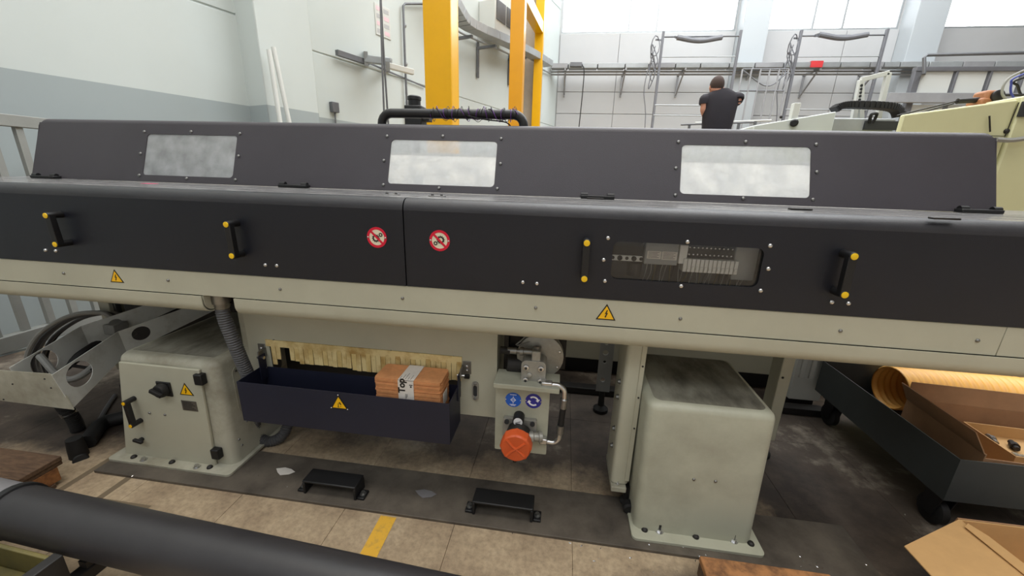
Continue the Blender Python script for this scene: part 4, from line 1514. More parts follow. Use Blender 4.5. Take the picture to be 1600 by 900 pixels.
# ================================================================== under and around the feeder
ZP = 0.014                                    # top of the long floor plate
pt_ = MB().box((-2.10, 1.222, 0.0005), (1.25, 1.47, ZP)).build('floor_plate', 'plate_steel', bevel=.002)
tag(pt_, 'long oily steel plate on the floor under the machine feet', 'plate')

# ---- tapered pedestal on the right
YP0, YP1, ZPT = 1.30, 1.75, 0.609
pd = thing('support_pedestal', 'pale grey sheet metal pedestal box with dusty top on the right', 'pedestal', (.58, 1.5, ZP))
tx0, tx1, bx0, bx1 = .352, .803, .3645, .821


def tapered(b, t0, t1, b0, b1, y0, y1, z0, z1, r, dy=0.0, k=4):
    """box with rounded upright edges: loft of two rounded rectangles"""
    bot = rrect(b0, y0, b1, y1, r, k)
    top = rrect(t0, y0 + dy, t1, y1, r, k)
    rr = r * .8
    lay = [(bot, z0, 0.0), (top, z1 - rr, 0.0)] + [(top, z1 - rr + rr * math.sin(a), rr * (1 - math.cos(a))) for a in (math.pi / 6, math.pi / 3, math.pi / 2)]
    n = len(bot)
    vs, fs = [], []
    for pts, z, ins in lay:
        cx = sum(p[0] for p in pts) / n
        cy = sum(p[1] for p in pts) / n
        hx = max(p[0] for p in pts) - cx
        hy = max(p[1] for p in pts) - cy
        for p in pts:
            vs.append(V((cx + (p[0] - cx) * (1 - ins / hx), cy + (p[1] - cy) * (1 - ins / hy), z)))
    for j in range(len(lay) - 1):
        for i in range(n):
            q = (i + 1) % n
            fs.append((j * n + i, j * n + q, (j + 1) * n + q, (j + 1) * n + i))
    fs.append(tuple(range((len(lay) - 1) * n, len(lay) * n)))
    fs.append(tuple(reversed(range(n))))
    return b.add(vs, fs)


tapered(MB(), tx0, tx1, bx0, bx1, YP0, YP1, ZP + .012, ZPT, .035).build('casing', 'box_grey', pd, smooth=50)
MB().plate(rrect(tx0 + .028, YP0 + .028, tx1 - .028, YP1 - .028, .03), [], (0, 0, ZPT - .001), (1, 0, 0), (0, 1, 0), .0014).build('dusty_lid', 'dusty_top', pd)
fx = (bx0 - .012, bx1 + .03)
MB().plate(rrect(fx[0], YP0 - .045, fx[1], YP1 + .02, .02), [], (0, 0, ZP), (1, 0, 0), (0, 1, 0), .012).build('base_flange', 'box_grey', pd, bevel=.002)
for px, py in ((1007, 828), (1087, 839), (1173, 850)):
    c = atz(px, py, ZP + .012)
    bolt(pd, c, (0, 0, 1), .013, 'dark_steel', name='flange_bolt')
for px, py in ((1030, 830), (1146, 845)):
    c = atz(px, py, ZP + .012)
    bolt(pd, c, (0, 0, 1), .011, 'bright_steel', 'hex', name='flange_nut')
    MB().cyl(c + V((0, 0, .01)), c + V((0, 0, .034)), .006, n=10).build('stud', 'dark_steel', pd)
for px, py in ((1084, 749), (1118, 752)):
    bolt(pd, at(px, py, YP0), (0, -1, 0), .006, 'steel')

# ---- upright support column left of it
YS = 1.42
sx0, sx1 = at(966, 660, YS).x, at(1003, 620, YS).x
sx1 = min(sx1, tx0 - .002)
zb0 = at(965, 755, YS).z
sc = thing('support_column', 'cream upright support column left of the pale pedestal', 'column', ((sx0 + sx1) / 2, YS + .1, 0))
b = MB()
tapered(b, sx0, sx1, sx0, sx1, YS, YS + .19, zb0, .818, .02)
b.build('casing', 'cream', sc, smooth=50)
MB().box((sx1 - .018, YS - .004, zb0 + .02), (sx1 - .001, YS + .004, .815)).build('edge_strip', 'cream', sc)
for py in (572, 621, 669):
    p = at(997 - (py - 572) * .11, py, YS - .004)
    bolt(sc, (sx1 - .009, YS - .004, p.z), (0, -1, 0), .004, 'dark_steel', name='screw')
for py in (598, 622, 672, 699):
    p = at(968, py, YS + .05)
    bolt(sc, (sx0, YS + .06, p.z), (-1, 0, 0), .008, 'steel', 'hex')
MB().box((sx0 - .0, YS - .02, zb0 - .03), (sx1 - .01, YS + .19, zb0 - .004)).build('foot_bracket', 'cream_dirty', sc, bevel=.004)
bolt(sc, (sx0 + .03, YS + .01, zb0 - .004), (0, 0, 1), .011, 'bright_steel', 'hex')
c = at(975, 810, YS - .03)
xk_ = at(975, 805, YS + .03).x
MB().lathe((xk_, YS + .03, ZP), (xk_, YS + .03, zb0 - .03), [(0, .03), (.1, .03), (.16, .024), (.2, .016), (1, .016)], 16).build('levelling_foot', 'dark_steel', sc)
MB().lathe((xk_, YS - .045, ZP + .026), (xk_, YS - .005, ZP + .026), [(0, .018), (.15, .026), (.85, .026), (1, .018)], 16).build('rubber_buffer', 'rubber', sc)

# ---- electrical cabinet on the left
YC = 1.335
ec = thing('electrical_cabinet', 'cream electrical cabinet with door, switch and warning triangle at the left foot', 'cabinet', (-1.8, 1.6, ZP))
ctx0, ctx1, cbx0, cbx1, czt, czb = -1.985, -1.475, -2.09, -1.475, .565, .045
tapered(MB(), ctx0, ctx1, cbx0, cbx1, YC + .012, 1.95, ZP + .012, czt, .04).build('casing', 'cream_dirty', ec, smooth=50)
MB().box((ctx0 + .04, YC + .06, czt - .002), (ctx1 - .05, 1.91, czt + .001)).build('dusty_lid', 'dusty_top', ec)
MB().plate(rrect(cbx0 - .02, YC - .05, cbx1 + .02, 1.97, .02), [], (0, 0, ZP), (1, 0, 0), (0, 1, 0), .012).build('base_flange', 'cream_dirty', ec, bevel=.002)
d = [at(186, 566, YC), at(311, 577, YC), at(338, 728, YC), at(198, 712, YC)]
dz1, dz0 = (d[0].z + d[1].z) / 2, (d[2].z + d[3].z) / 2
dr = MB().plate([(d[3].x, dz0), (d[2].x, dz0), ((d[1].x + d[2].x) / 2 + .01, dz1), (d[0].x, dz1)], [], (0, YC + .011, 0), (1, 0, 0), (0, 0, 1), .014)
door = dr.build('door', 'cream', ec, bevel=.004)
for px, py in ((313, 592), (339, 708)):
    c = at(px, py, YC - .003)
    MB().box((c.x - .020, YC - .018, c.z - .026), (c.x + .020, YC + .011, c.z + .026)).build('hinge', 'black_plastic', door, bevel=.004)
c = at(258, 607, YC - .003)
MB().box((c.x - .036, YC - .010, c.z - .036), (c.x + .036, YC - .003, c.z + .036)).build('switch_plate', 'black_plastic', door, bevel=.003)
kn = MB()
kn.lathe(c + V((0, -.007, 0)), c + V((0, -.035, 0)), [(0, .032), (.6, .032), (1, .028)], 24)
kn.bar(c + V((-.026, -.042, .012)), c + V((.026, -.042, -.012)), .014, .018)
kn.build('rotary_switch', 'rubber', door, bevel=.002)
sign_triangle(door, at(291, 611, YC - .003), .072)
a, c = at(283, 625, YC - .003), at(310, 643, YC - .003)
np_ = MB().box((a.x, YC - .005, c.z), (c.x, YC - .003, a.z)).build('nameplate', 'steel', door)
b = MB()
for i in range(6):
    z = c.z + (a.z - c.z) * (.12 + .14 * i)
    b.box((a.x + .006, YC - .0056, z), (c.x - .008 - .008 * (i % 3), YC - .005, z + .0025))
b.build('print_lines', 'dark_steel', np_)
h0, h1 = at(193, 631, YC - .05), at(204, 666, YC - .05)
b = MB()
for cc_ in (h0, h1):
    b.cyl(cc_, cc_ + V((0, .048, 0)), .012, n=12)
b.bar(h0 + V((0, .011, 0)), h1 + V((0, .011, 0)), .02, .02, up=(0, -1, 0))
b.build('door_handle', 'black_plastic', door, bevel=.002)
for cc_ in (h0, h1):
    MB().cyl(cc_ + V((0, .001, 0)), cc_ + V((0, -.003, 0)), .008, n=12).build('handle_cap', 'sign_yellow', door)
c = at(217, 689, YC - .02)
b = MB().cyl(c + V((0, .018, 0)), c, .010, n=12)
b.bar(c + V((-.022, -.004, .006)), c + V((.022, -.004, -.003)), .014, .014)
b.build('wing_knob', 'black_plastic', door, bevel=.002)
bolt(door, at(211, 658, YC - .003), (0, -1, 0), .009, 'bright_steel')
for px, py in ((234, 645), (258, 648)):
    bolt(door, at(px, py, YC - .003), (0, -1, 0), .006, 'steel')
for px, py in ((210, 714), (267, 724), (325, 733)):
    c = atz(px, py, ZP + .012)
    bolt(ec, (c.x, YC - .02, ZP + .012), (0, 0, 1), .013, 'dark_steel', name='flange_bolt')
for px, py in ((227, 717), (309, 729)):
    c = atz(px, py, ZP + .012)
    bolt(ec, (c.x, YC - .028, ZP + .012), (0, 0, 1), .010, 'bright_steel', 'hex', name='flange_nut')
# access plate and screws on its right side
XS = cbx1
p0, p1 = atx(345, 590, XS), atx(368, 610, XS)
ap_ = MB().plate(rrect(1.42, .26, 1.60, .50, .03), [], (XS - .001, 0, 0), (0, 1, 0), (0, 0, 1), .004).build('access_plate', 'cream_dirty', ec)
for y_, z_ in ((1.44, .28), (1.44, .48), (1.58, .48), (1.58, .28)):
    bolt(ap_, (XS + .003, y_, z_), (1, 0, 0), .006, 'dark_steel')
for y_, z_ in ((1.40, .10), (1.45, .20), (1.39, .14), (1.7, .10)):
    bolt(ec, (XS, y_, z_), (1, 0, 0), .006, 'steel')
MB().lathe((XS - .001, 1.66, .40), (XS + .03, 1.66, .40), [(0, .05), (.5, .05), (.52, .036), (1, .036)], 20).build('cable_gland', 'conduit', ec)
c = at(182, 702, 1.40)
MB().lathe((cbx0 + .0, 1.45, c.z), (cbx0 - .075, 1.45, c.z), [(0, .028), (.3, .028), (.32, .036), (.9, .036), (1, .026)], 18).build('rubber_buffer', 'rubber', ec)

# ---- navy chip tray hung under the apron
YT0 = 1.30
YT1 = 1.462
f_tl, f_tr, f_br, f_bl = at(371, 596, YT0), at(700, 632, YT0), at(705, 696, YT0), at(379, 656, YT0)
tzt, tzb = (f_tl.z + f_tr.z) / 2, (f_br.z + f_bl.z) / 2
tx_0, tx_1 = (f_tl.x + f_bl.x) / 2, (f_tr.x + f_br.x) / 2
ct = thing('chip_tray', 'open navy blue sheet metal tray hanging under the fringed curtain', 'tray', ((tx_0 + tx_1) / 2, 1.38, tzb))
t = .003
MB().box((tx_0, YT0, tzb), (tx_1, YT0 + t, tzt)).build('front_wall', 'navy', ct)
MB().box((tx_0, YT1 - t, tzb), (tx_1, YT1, tzt - .01)).build('back_wall', 'navy', ct)
for x in (tx_0, tx_1 - t):
    MB().box((x, YT0 + t, tzb), (x + t, YT1 - t, tzt)).build('side_wall', 'navy', ct)
MB().box((tx_0 + t, YT0 + t, tzb), (tx_1 - t, YT1 - t, tzb + t)).build('bottom', 'navy', ct)
for x in (tx_0 + .012, tx_1 + .001):
    MB().box((x, YT1 - .045, tzt - .06), (x + .004, YT1 - .005, tzt + .06)).build('hanger_strap', 'navy', ct)
sc_ = at(530, 631.5, YT0)
s_ = sign_triangle(ct, sc_, .075, glyph='crush')
for dx, dz in ((-.036, -.02), (.036, -.02), (0, .043)):
    bolt(s_, sc_ + V((dx, -.0013, dz)), (0, -1, 0), .0035)
bolt(ct, at(416, 574, YT1 - .004) + V((0, -.002, -.0)), (0, -1, 0), .008)

# ---- bundle of cards standing in the tray
kx0, kx1 = at(584, 590, YT0 + .03).x, at(690, 603, YT0 + .03).x
ky0, ky1 = YT0 + .022, YT1 - .012
kz0, kz1 = tzb + t + .0005, at(584, 588, YT0 + .025).z - .004
kb = thing('card_bundle', 'bundle of orange cardboard sheets with a printed white paper band in the navy tray', 'cardboard', ((kx0 + kx1) / 2, (ky0 + ky1) / 2, kz0))
n = 54
b = MB()
for i in range(n):
    z0 = kz0 + (kz1 - kz0) * i / n
    z1 = kz0 + (kz1 - kz0) * (i + .93) / n
    e = [random.uniform(-.0022, .0022) for _ in range(4)]
    if i == n - 1:
        e = [0, .0, 0, 0]
    r = rrect(kx0 + e[0] + .003, ky0 + e[1] + .003, kx1 + e[2] - .003, ky1 + e[3] - .003, .012, 2)
    b.plate(r, [], (0, 0, z0), (1, 0, 0), (0, 1, 0), z1 - z0)
o = b.build('card_sheets', 'card_orange', kb)
o['kind'] = 'stuff'
bx_0, bx_1 = kx0 + (kx1 - kx0) * .37, kx0 + (kx1 - kx0) * .60
b = MB()
b.box((bx_0, ky0 - .0006, kz0), (bx_1, ky0 + .0006, kz1 + .0016)).box((bx_0, ky0 - .0006, kz1 + .0002), (bx_1, ky1 + .0006, kz1 + .0016)).box((bx_0, ky1 - .0006, kz0), (bx_1, ky1 + .0006, kz1 + .0016))
band = b.build('paper_band', 'paper', kb)
wb = bx_1 - bx_0
zmid = kz1 - .050
text_mesh(band, 'lettering', 'Top', wb * .60, (bx_0 + wb * .25, ky0 - .0008, zmid + .026), (0, 0, 1), (-1, 0, 0), 'sign_black', bold=.0014)
b = MB()
for i in range(3):
    x = bx_0 + wb * (.46 + .05 * i)
    b.box((x, ky0 - .001, zmid - .035 + .006 * i), (x + wb * .022, ky0 - .0004, zmid - .01))
x = bx_0 + wb * .78
b.box((x, ky0 - .001, zmid + .02), (x + wb * .1, ky0 - .0004, zmid + .028)).box((x - wb * .05, ky0 - .001, zmid + .03), (x + wb * .16, ky0 - .0004, zmid + .034))
for i in range(5):
    x = bx_0 + wb * (.08 + .17 * i)
    b.box((x, ky0 + .008, kz1 + .0014), (x + wb * .025, ky0 + .03 + .014 * (i % 3), kz1 + .0019))
b.build('small_print', 'inner_dark', band)
MB().box((kx1 + .0015, ky0 + .02, kz1 - .11), (kx1 + .003, ky0 + .07, kz1 - .055)).build('edge_label', 'paper', kb)

# ---- hydraulic unit with filter
YU = 1.40
hu_ = thing('hydraulic_unit', 'hydraulic pump and orange capped filter on a grey mounting plate', 'hydraulic unit', (at(818, 650, YU).x, YU + .1, 0.25))
u0, u1 = at(774, 640, YU).x, at(857, 650, YU).x
uz0, uz1 = at(815, 706, YU).z, at(815, 606, YU).z
MB().plate(rrect(u0, uz0, u1, uz1 + .02, .006), [], (0, YU + .006, 0), (1, 0, 0), (0, 0, 1), .006).build('mounting_plate', 'box_grey', hu_, bevel=.001)
u2 = at(874, 615, YU - .03).x
ulz = at(815, 603, YU - .04).z
MB().box((max(u0 - .004, ax1 + .001), YU - .04, ulz - .022), (u2, YU + .085, ulz)).build('shelf', 'box_grey', hu_, bevel=.003)
# hanger of the shelf up to the beam
MB().box((u0 + .01, YU + .14, ulz - .03), (u0 + .03, YU + .184, .826)).build('hanger', 'dark_steel', hu_)
mzc = at(795, 570, YU + .10).z
MB().lathe((u0 + .031, YU + .12, mzc), (u0 + .14, YU + .12, mzc), [(0, .045), (.06, .055), (.94, .055), (1, .045)], 24).build('motor_drum', 'dark_steel', hu_)
MB().box((u0 + .02, YU + .185, ulz - .03), (u2 + .02, YU + .19, .826)).build('back_plate', 'dark_steel', hu_)
# pump
pc = at(834, 581, YU + .03)
b = MB()
hx = .050
b.plate(rrect(pc.x - hx, pc.z - .062, pc.x + hx, pc.z + .060, .02), [], (0, YU + .075, 0), (1, 0, 0), (0, 0, 1), .07)
pump = b.build('pump_body', 'cast_alu', hu_, bevel=.006)
for sx in (-1, 1):
    for sz in (-1, 1):
        c = V((pc.x + sx * .030, YU + .005, pc.z + sz * .028 + .004))
        MB().lathe(c, c + V((0, -.012, 0)), [(0, .012), (.9, .012), (1, .010)], 16).build('cap_screw', 'bright_steel', pump)
        MB().cyl(c + V((0, -.0125, 0)), c + V((0, -.0132, 0)), .006, n=6).build('hex_socket', 'inner_dark', pump)
MB().lathe((pc.x - .016, YU + .005, pc.z - .002), (pc.x - .016, YU - .004, pc.z - .002), [(0, .012), (.7, .011), (1, .006)], 16).build('boss', 'cast_alu', pump)
fl = MB().lathe((pc.x + .02, YU + .075, pc.z + .045), (pc.x + .02, YU + .12, pc.z + .045), [(0, .075), (.2, .098), (1, .098)], 28).build('motor_flange', 'cast_alu', hu_)
for k in range(4):
    a = math.radians(20 - 50 * k)
    bolt(fl, (pc.x + .02 + .085 * math.cos(a), YU + .083, pc.z + .045 + .085 * math.sin(a)), (0, -1, 0), .008, 'bright_steel')
MB().cyl((pc.x + .02, YU + .12, pc.z + .05), (pc.x + .02, YU + .185, pc.z + .05), .08, n=24).build('motor', 'dark_steel', hu_)
# inlet block and hose to the left, wires
ic = at(836, 551, YU + .03)
MB().box((ic.x - .012, YU + .01, pc.z + .05), (ic.x + .024, YU + .07, ic.z + .014)).build('inlet_block', 'cast_alu', hu_, bevel=.004)
MB().cyl((ic.x + .006, YU + .035, ic.z + .012), (ic.x + .006, YU + .035, ic.z + .026), .010, n=6).build('plug', 'steel', hu_)
il = at(793, 548, YU + .035)
MB().lathe((ic.x - .01, YU + .035, ic.z), (il.x, YU + .035, il.z + .002), [(0, .014), (.35, .014), (.36, .018), (.5, .018), (.51, .010), (.62, .010), (.63, .0145), (1, .0145)], 14).build('inlet_fitting', 'steel', hu_)
MB().cyl((il.x + .012, YU + .035, il.z), (il.x - .03, YU + .035, il.z + .002), .0155, n=14).build('hose_end', 'rubber', hu_)
b = MB()
b.tube(catmull([il + V((.03, .03, .015)), il + V((.06, .05, .04)), il + V((.10, .09, .08)), il + V((.12, .12, .20))], 5), .003, 5)
b.tube(catmull([il + V((.035, .03, .012)), il + V((.10, .05, .035)), il + V((.15, .09, .07)), il + V((.17, .12, .20))], 5), .003, 5)
b.build('wires', 'cable_grey', hu_)
# delivery pipe down to the filter
yq = YU - .015
pp = [at(x, y, yq) for x, y in ((852, 601), (860, 601), (872, 602), (881, 609), (882, 622))]
hp = MB().tube(catmull(pp, 5), .011, 12).build('delivery_pipe', 'bright_steel', hu_)
c0, c1 = at(850, 600, yq), at(863, 601, yq)
MB().bar((c0.x - .01, yq, c0.z), (c1.x, yq, c1.z), .026, .026).build('union_nut', 'bright_steel', hp, bevel=.004)
MB().bar((c0.x - .02, yq + .06, c0.z + .004), (c0.x + .005, yq, c0.z), .026, .026).build('elbow', 'cast_alu', hp, bevel=.004)
q0, q1, q2, q3 = [at(x, y, yq) for x, y in ((882, 622), (880, 637), (876, 664), (875, 678))]
MB().lathe(q0, q1, [(0, .012), (.1, .0165), (.25, .0165), (.3, .014), (1, .0155)], 14).build('ferrule', 'steel', hp)
MB().cyl(q1, q2, .0125, n=14).build('rubber_hose', 'rubber', hp)
MB().lathe(q2, q3, [(0, .0155), (.9, .0155), (1, .012)], 14).build('ferrule', 'steel', hp)
pp = [at(x, y, yq) for x, y in ((875, 677), (873, 686), (866, 691), (856, 690), (848, 688))]
MB().tube(catmull(pp, 5), .0105, 12).build('lower_pipe', 'bright_steel', hp)
c0, c1 = at(855, 689, yq), at(843, 687, yq)
MB().bar(c0, c1, .026, .026).build('union_nut', 'bright_steel', hp, bevel=.004)
# filter head, gauge, orange cap
fc = at(806, 690, YU - .05)
hz = at(812, 665, YU - .02)
b = MB().plate(rrect(at(787, 660, YU).x, at(812, 680, YU).z, at(839, 660, YU).x, at(812, 651, YU).z, .008), [], (0, YU + .0, 0), (1, 0, 0), (0, 0, 1), .02)
fh = b.build('filter_flange', 'cast_alu', hu_, bevel=.003)
for px, py in ((792, 658), (832, 662)):
    MB().cyl(at(px, py, YU - .02), at(px, py, YU - .02) + V((0, -.008, 0)), .010, n=14).build('cap_screw', 'inner_dark', fh)
MB().lathe((hz.x, YU - .02, hz.z - .012), (fc.x, YU - .105, fc.z), [(0, .045), (.3, .05), (.75, .050), (1, .050)], 24).build('filter_head', 'dark_steel', hu_)
gc = at(810, 656, YU - .03)
gg = MB().lathe((gc.x, YU - .0, gc.z), (gc.x, YU - .045, gc.z), [(0, .023), (.9, .023), (1, .021)], 24).build('gauge', 'black_plastic', hu_)
MB().cyl((gc.x, YU - .045, gc.z), (gc.x, YU - .0465, gc.z), .0185, n=24).build('gauge_dial', 'ink_white', gg)
b = MB()
b.bar((gc.x - .012, YU - .047, gc.z - .006), (gc.x + .010, YU - .047, gc.z + .004), .002, .002)
b.plate(rrect(-.008, -.012, .010, -.006, .002), [], (gc.x, YU - .0465, gc.z), (1, 0, 0), (0, 0, 1), .0006)
b.build('needle', 'inner_dark', gg)
oc = at(838, 684, YU - .04)
MB().lathe((fc.x + .03, YU - .05, oc.z + .004), (oc.x + .022, YU - .03, oc.z), [(0, .022), (.5, .024), (.55, .018), (.8, .018), (.82, .022), (1, .022)], 14).build('outlet_boss', 'cast_alu', hu_)
cap = MB()
R0 = .060
c = V((fc.x, YU - .105, fc.z - .006))
cen = at(806, 698, YU - .13)
c = V((cen.x, YU - .10, cen.z))
n = 40
prof = [(0, 1.0), (.034, 1.0), (.040, .97), (.044, .90)]
vs, fs = [], []
for y_, s in prof:
    for i in range(n):
        a = 2 * math.pi * i / n
        r = R0 * s * (1.05 if i % 5 == 0 and s > .95 else 1.0)
        vs.append(c + V((r * math.cos(a), -y_, r * math.sin(a))))
for j in range(len(prof) - 1):
    for i in range(n):
        q = (i + 1) % n
        fs.append((j * n + i, j * n + q, (j + 1) * n + q, (j + 1) * n + i))
fs.append(tuple(range((len(prof) - 1) * n, len(prof) * n)))
fs.append(tuple(reversed(range(n))))
cap.add(vs, fs)
capo = cap.build('filter_cap', 'orange_plastic', hu_, bevel=.0)
yf = c.y - .044
for sgn in (-1, 1):                           # two raised curved ribs crossing near the middle, like an X
    pts = [V((c.x + x * R0 * .95, yf, c.z + sgn * z * R0)) for x, z in ((-.62, -.62), (-.25, -.20), (0, -.02), (.25, .16), (.62, .50))]
    MB().tube(catmull(pts, 4), .0055, 8).build('cap_rib', 'orange_plastic', capo)
for px in (793, 826):
    pass
p = at(803, 727, YU - .12)
MB().cyl((c.x - .004, c.y - .02, c.z - R0 - .018), (c.x - .004, c.y - .02, c.z - R0 + .004), .008, n=12).build('drain_plug', 'dark_steel', hu_)
# two round blue instruction labels
for (px, py, m, kind) in ((802, 624.5, 'sign_blue', 'filter'), (833.5, 626.5, 'sign_dark_blue', 'arrows')):
    c = at(px, py, YU)
    r = .0335
    s = MB().plate(circle(0, 0, r, 32), [], c, (1, 0, 0), (0, 0, 1), .0015).build('round_label', m, hu_)
    o_ = c + V((0, -.0015, 0))
    g_ = MB()
    if kind == 'filter':
        k = .012
        g_.plate([(-k, 0), (0, -k), (k, 0), (0, k)], [[(-k * .72, 0), (0, -k * .72), (k * .72, 0), (0, k * .72)]], o_, (1, 0, 0), (0, 0, 1), .0006)
        g_.box((o_.x - k * .5, o_.y - .0006, o_.z - .001), (o_.x + k * .5, o_.y, o_.z + .001))
        g_.box((o_.x - .0008, o_.y - .0006, o_.z + k), (o_.x + .0008, o_.y, o_.z + k * 1.5)).box((o_.x - .0008, o_.y - .0006, o_.z - k * 1.5), (o_.x + .0008, o_.y, o_.z - k))
        for sz, w in ((.024, .014), (-.022, .014), (-.026, .009)):
            for q in range(6):
                x = o_.x - w + 2 * w * q / 6
                g_.box((x, o_.y - .0006, o_.z + sz - .0018), (x + w * .22, o_.y, o_.z + sz + .0018))
    else:
        for s0 in (0, 180):
            ri, ro = .0155, .0225
            A = [math.radians(s0 + 20 + 110 * i / 10) for i in range(11)]
            pts = [(ro * math.cos(a), ro * math.sin(a)) for a in A] + [(ri * math.cos(a), ri * math.sin(a)) for a in reversed(A)]
            g_.plate(pts, [], o_, (1, 0, 0), (0, 0, 1), .0006)
            a = A[0]
            rm = (ri + ro) / 2
            tip = (rm * math.cos(a - .55), rm * math.sin(a - .55))
            g_.plate([(tip[0], tip[1]), ((ro + .006) * math.cos(a), (ro + .006) * math.sin(a)), ((ri - .006) * math.cos(a), (ri - .006) * math.sin(a))], [], o_, (1, 0, 0), (0, 0, 1), .0006)
    g_.build('label_symbol', 'ink_white', s)
    for sx in (-1, 1):
        bolt(s, o_ + V((sx * r * .92, 0, 0)), (0, -1, 0), .003)

# ---- corrugated grey conduit from the beam down behind the tray
def ribbed(path, r, pitch, amp):
    out, rad = [], []
    acc = 0
    P = path
    L = [0]
    for a, b_ in zip(P, P[1:]):
        L.append(L[-1] + (b_ - a).length)
    n = int(L[-1] / pitch * 2)
    j = 0
    for i in range(n + 1):
        s = L[-1] * i / n
        while j < len(L) - 2 and L[j + 1] < s:
            j += 1
        out.append(P[j].lerp(P[j + 1], (s - L[j]) / max(1e-6, L[j + 1] - L[j])))
    return out, (lambda i: r + (amp if i % 2 else -amp))


cn = thing('conduit_hose', 'grey ribbed conduit hose running down from the beam behind the tray', 'hose', (at(370, 560, 1.40).x, 1.40, 0.1))
pp = [at(345, 470, 1.37), at(352, 500, 1.37), at(372, 550, 1.38), at(392, 600, 1.42), at(398, 640, 1.50), at(400, 676, 1.52), at(418, 690, 1.53), at(440, 682, 1.56), at(452, 660, 1.62)]
pth, rf = ribbed(catmull(pp, 6), .0265, .011, .0018)
MB().tube(pth, rf, 14).build('hose', 'conduit', cn)
c = at(340, 472, 1.36)
MB().lathe(at(343, 458, 1.365), at(347, 480, 1.37), [(0, .034), (.6, .036), (.62, .030), (1, .029)], 18).build('gland', 'steel', cn)

# ---- white perforated cable channel, lower left
cz = thing('cable_channel', 'white perforated sheet metal cable channel sloping at the lower left', 'cable channel', at(110, 640, 1.35))


def quad_plate(b, p, holes, t, n_out):
    """sheet through 4 corners p (parallelogram-like), holes given as (fraction along, fraction up, radius)"""
    o, u, v = p[0], (p[1] - p[0]), (p[3] - p[0])
    L = u.length
    u = u.normalized()
    v2 = v - u * v.dot(u)
    H = v2.length
    v2 = v2.normalized()
    sk = v.dot(u)
    q = [(0, 0), (L, 0), ((p[2] - p[0]).dot(u), (p[2] - p[0]).dot(v2)), (sk, H)]
    hs = []
    for (fa, fb, r) in holes:
        hs.append(circle(L * fa, H * fb, r, 24))
    return b.plate(q, hs, o, u, v2, t)


# near end at Y 1.35, far end under the beam
def onplane(px, py, a, b_):                  # on the upright plane through a and b_
    nn = (b_ - a).cross(V((0, 0, 1)))
    r = ray(px, py)
    o = V((0, 0, EYE))
    return o + r * (nn.dot(a - o) / nn.dot(r))


A0, A1 = at(113, 638, 1.30), at(198, 552, 1.62)
A2, A3 = onplane(184, 518, A0, A1), onplane(80, 586, A0, A1)
b = quad_plate(MB(), [A0, A1, A2, A3], [(.34, .54, .062)], .003, None)
ch1 = b.build('near_side', 'tray_white', cz)
B1 = at(345, 480, 2.05)
B2 = onplane(340, 462, A1, B1)
b = quad_plate(MB(), [A1, B1, B2, A2], [(.20, .52, .040)], .003, None)
b.build('far_side', 'tray_white', cz)
dx = V((-.26, .02, 0))
b = quad_plate(MB(), [A0 + dx, A1 + dx, A2 + dx, A3 + dx], [(.42, .54, .062)], .003, None)
b.build('rear_side', 'tray_white', cz)
b = quad_plate(MB(), [A1 + dx, B1 + dx, B2 + dx, A2 + dx], [(.3, .5, .03)], .003, None)
b.build('rear_side', 'tray_white', cz)
for f_ in (.12, .62):
    p_ = A0.lerp(A1, f_) + V((0, 0, .006))
    MB().bar(p_, p_ + dx, .02, .006).build('channel_rung', 'dark_steel', cz)
e0, e1, e2, e3, e4 = [at(x, y, 1.29) for x, y in ((-60, 618), (116, 640), (86, 588), (78, 584), (-60, 574))]
b = MB().plate([(p.x, p.z) for p in (e0, e1, e2, e3, e4)], [], (0, 1.292, 0), (1, 0, 0), (0, 0, 1), .004)
ep = b.build('end_plate', 'cream_dirty', cz)
for px, py in ((80, 606), (70, 592), (6, 624), (20, 600)):
    bolt(ep, at(px, py, 1.288), (0, -1, 0), .004, 'dark_steel', name='screw')
# bracket to the floor
for px in (-70,):
    x = at(px, 600, 1.42).x
    MB().box((x - .02, 1.42, 0), (x + .02, 1.45, at(px, 600, 1.42).z - .02)).build('stand', 'dark_steel', cz)
c = at(168, 516, 1.70)
MB().box((c.x - .05, c.y, c.z - .03), (c.x + .04, c.y + .08, c.z + .03)).build('connector_box', 'cable_grey', cz, bevel=.006)
# cables lying in and looping beside the channel
base_pts = [(42, 566), (55, 530), (85, 505), (120, 491), (160, 489), (185, 500)]
for i, (dx_, dy_, m, r) in enumerate(((0, 0, 'cable_grey', .013), (9, 2, 'conduit', .011), (16, -2, 'cable_grey', .012), (24, 3, 'conduit', .010), (30, -1, 'rubber', .010))):
    Yc = 1.72 + .03 * i
    p = [at(x + dx_, y + dy_ * (1 - k / 6), Yc + .02 * k) for k, (x, y) in enumerate(base_pts)]
    p.append(at(230 + dx_, 498, 1.95))
    start = p[0] + V((-.02, .02, -.20))
    lab = ('light grey cable looping highest beside the white channel', 'dark grey cable in the loop beside the white channel, second outermost', 'light grey cable in the middle of the loop beside the white channel', 'dark grey cable near the inside of the loop beside the white channel', 'black cable innermost in the loop beside the white channel')[i]
    tag(MB().tube(catmull([V((start.x, start.y, .01)), start] + p, 7), r, 8).build('looped_cable', m), lab, 'cable')
tag(MB().tube(catmull([at(62, 556, 1.45), at(95, 590, 1.42), at(125, 588, 1.45), at(160, 560, 1.6), at(210, 520, 1.85)], 6), .016, 10).build('cable', 'cable_grey'), 'pale cable seen through the round hole of the white channel', 'cable')
tag(MB().tube(catmull([at(100, 575, 1.5), at(140, 545, 1.62), at(200, 510, 1.88), at(300, 472, 2.1)], 6), .022, 10).build('cable', 'rubber'), 'thick dark cable lying along the white channel towards the beam', 'cable')
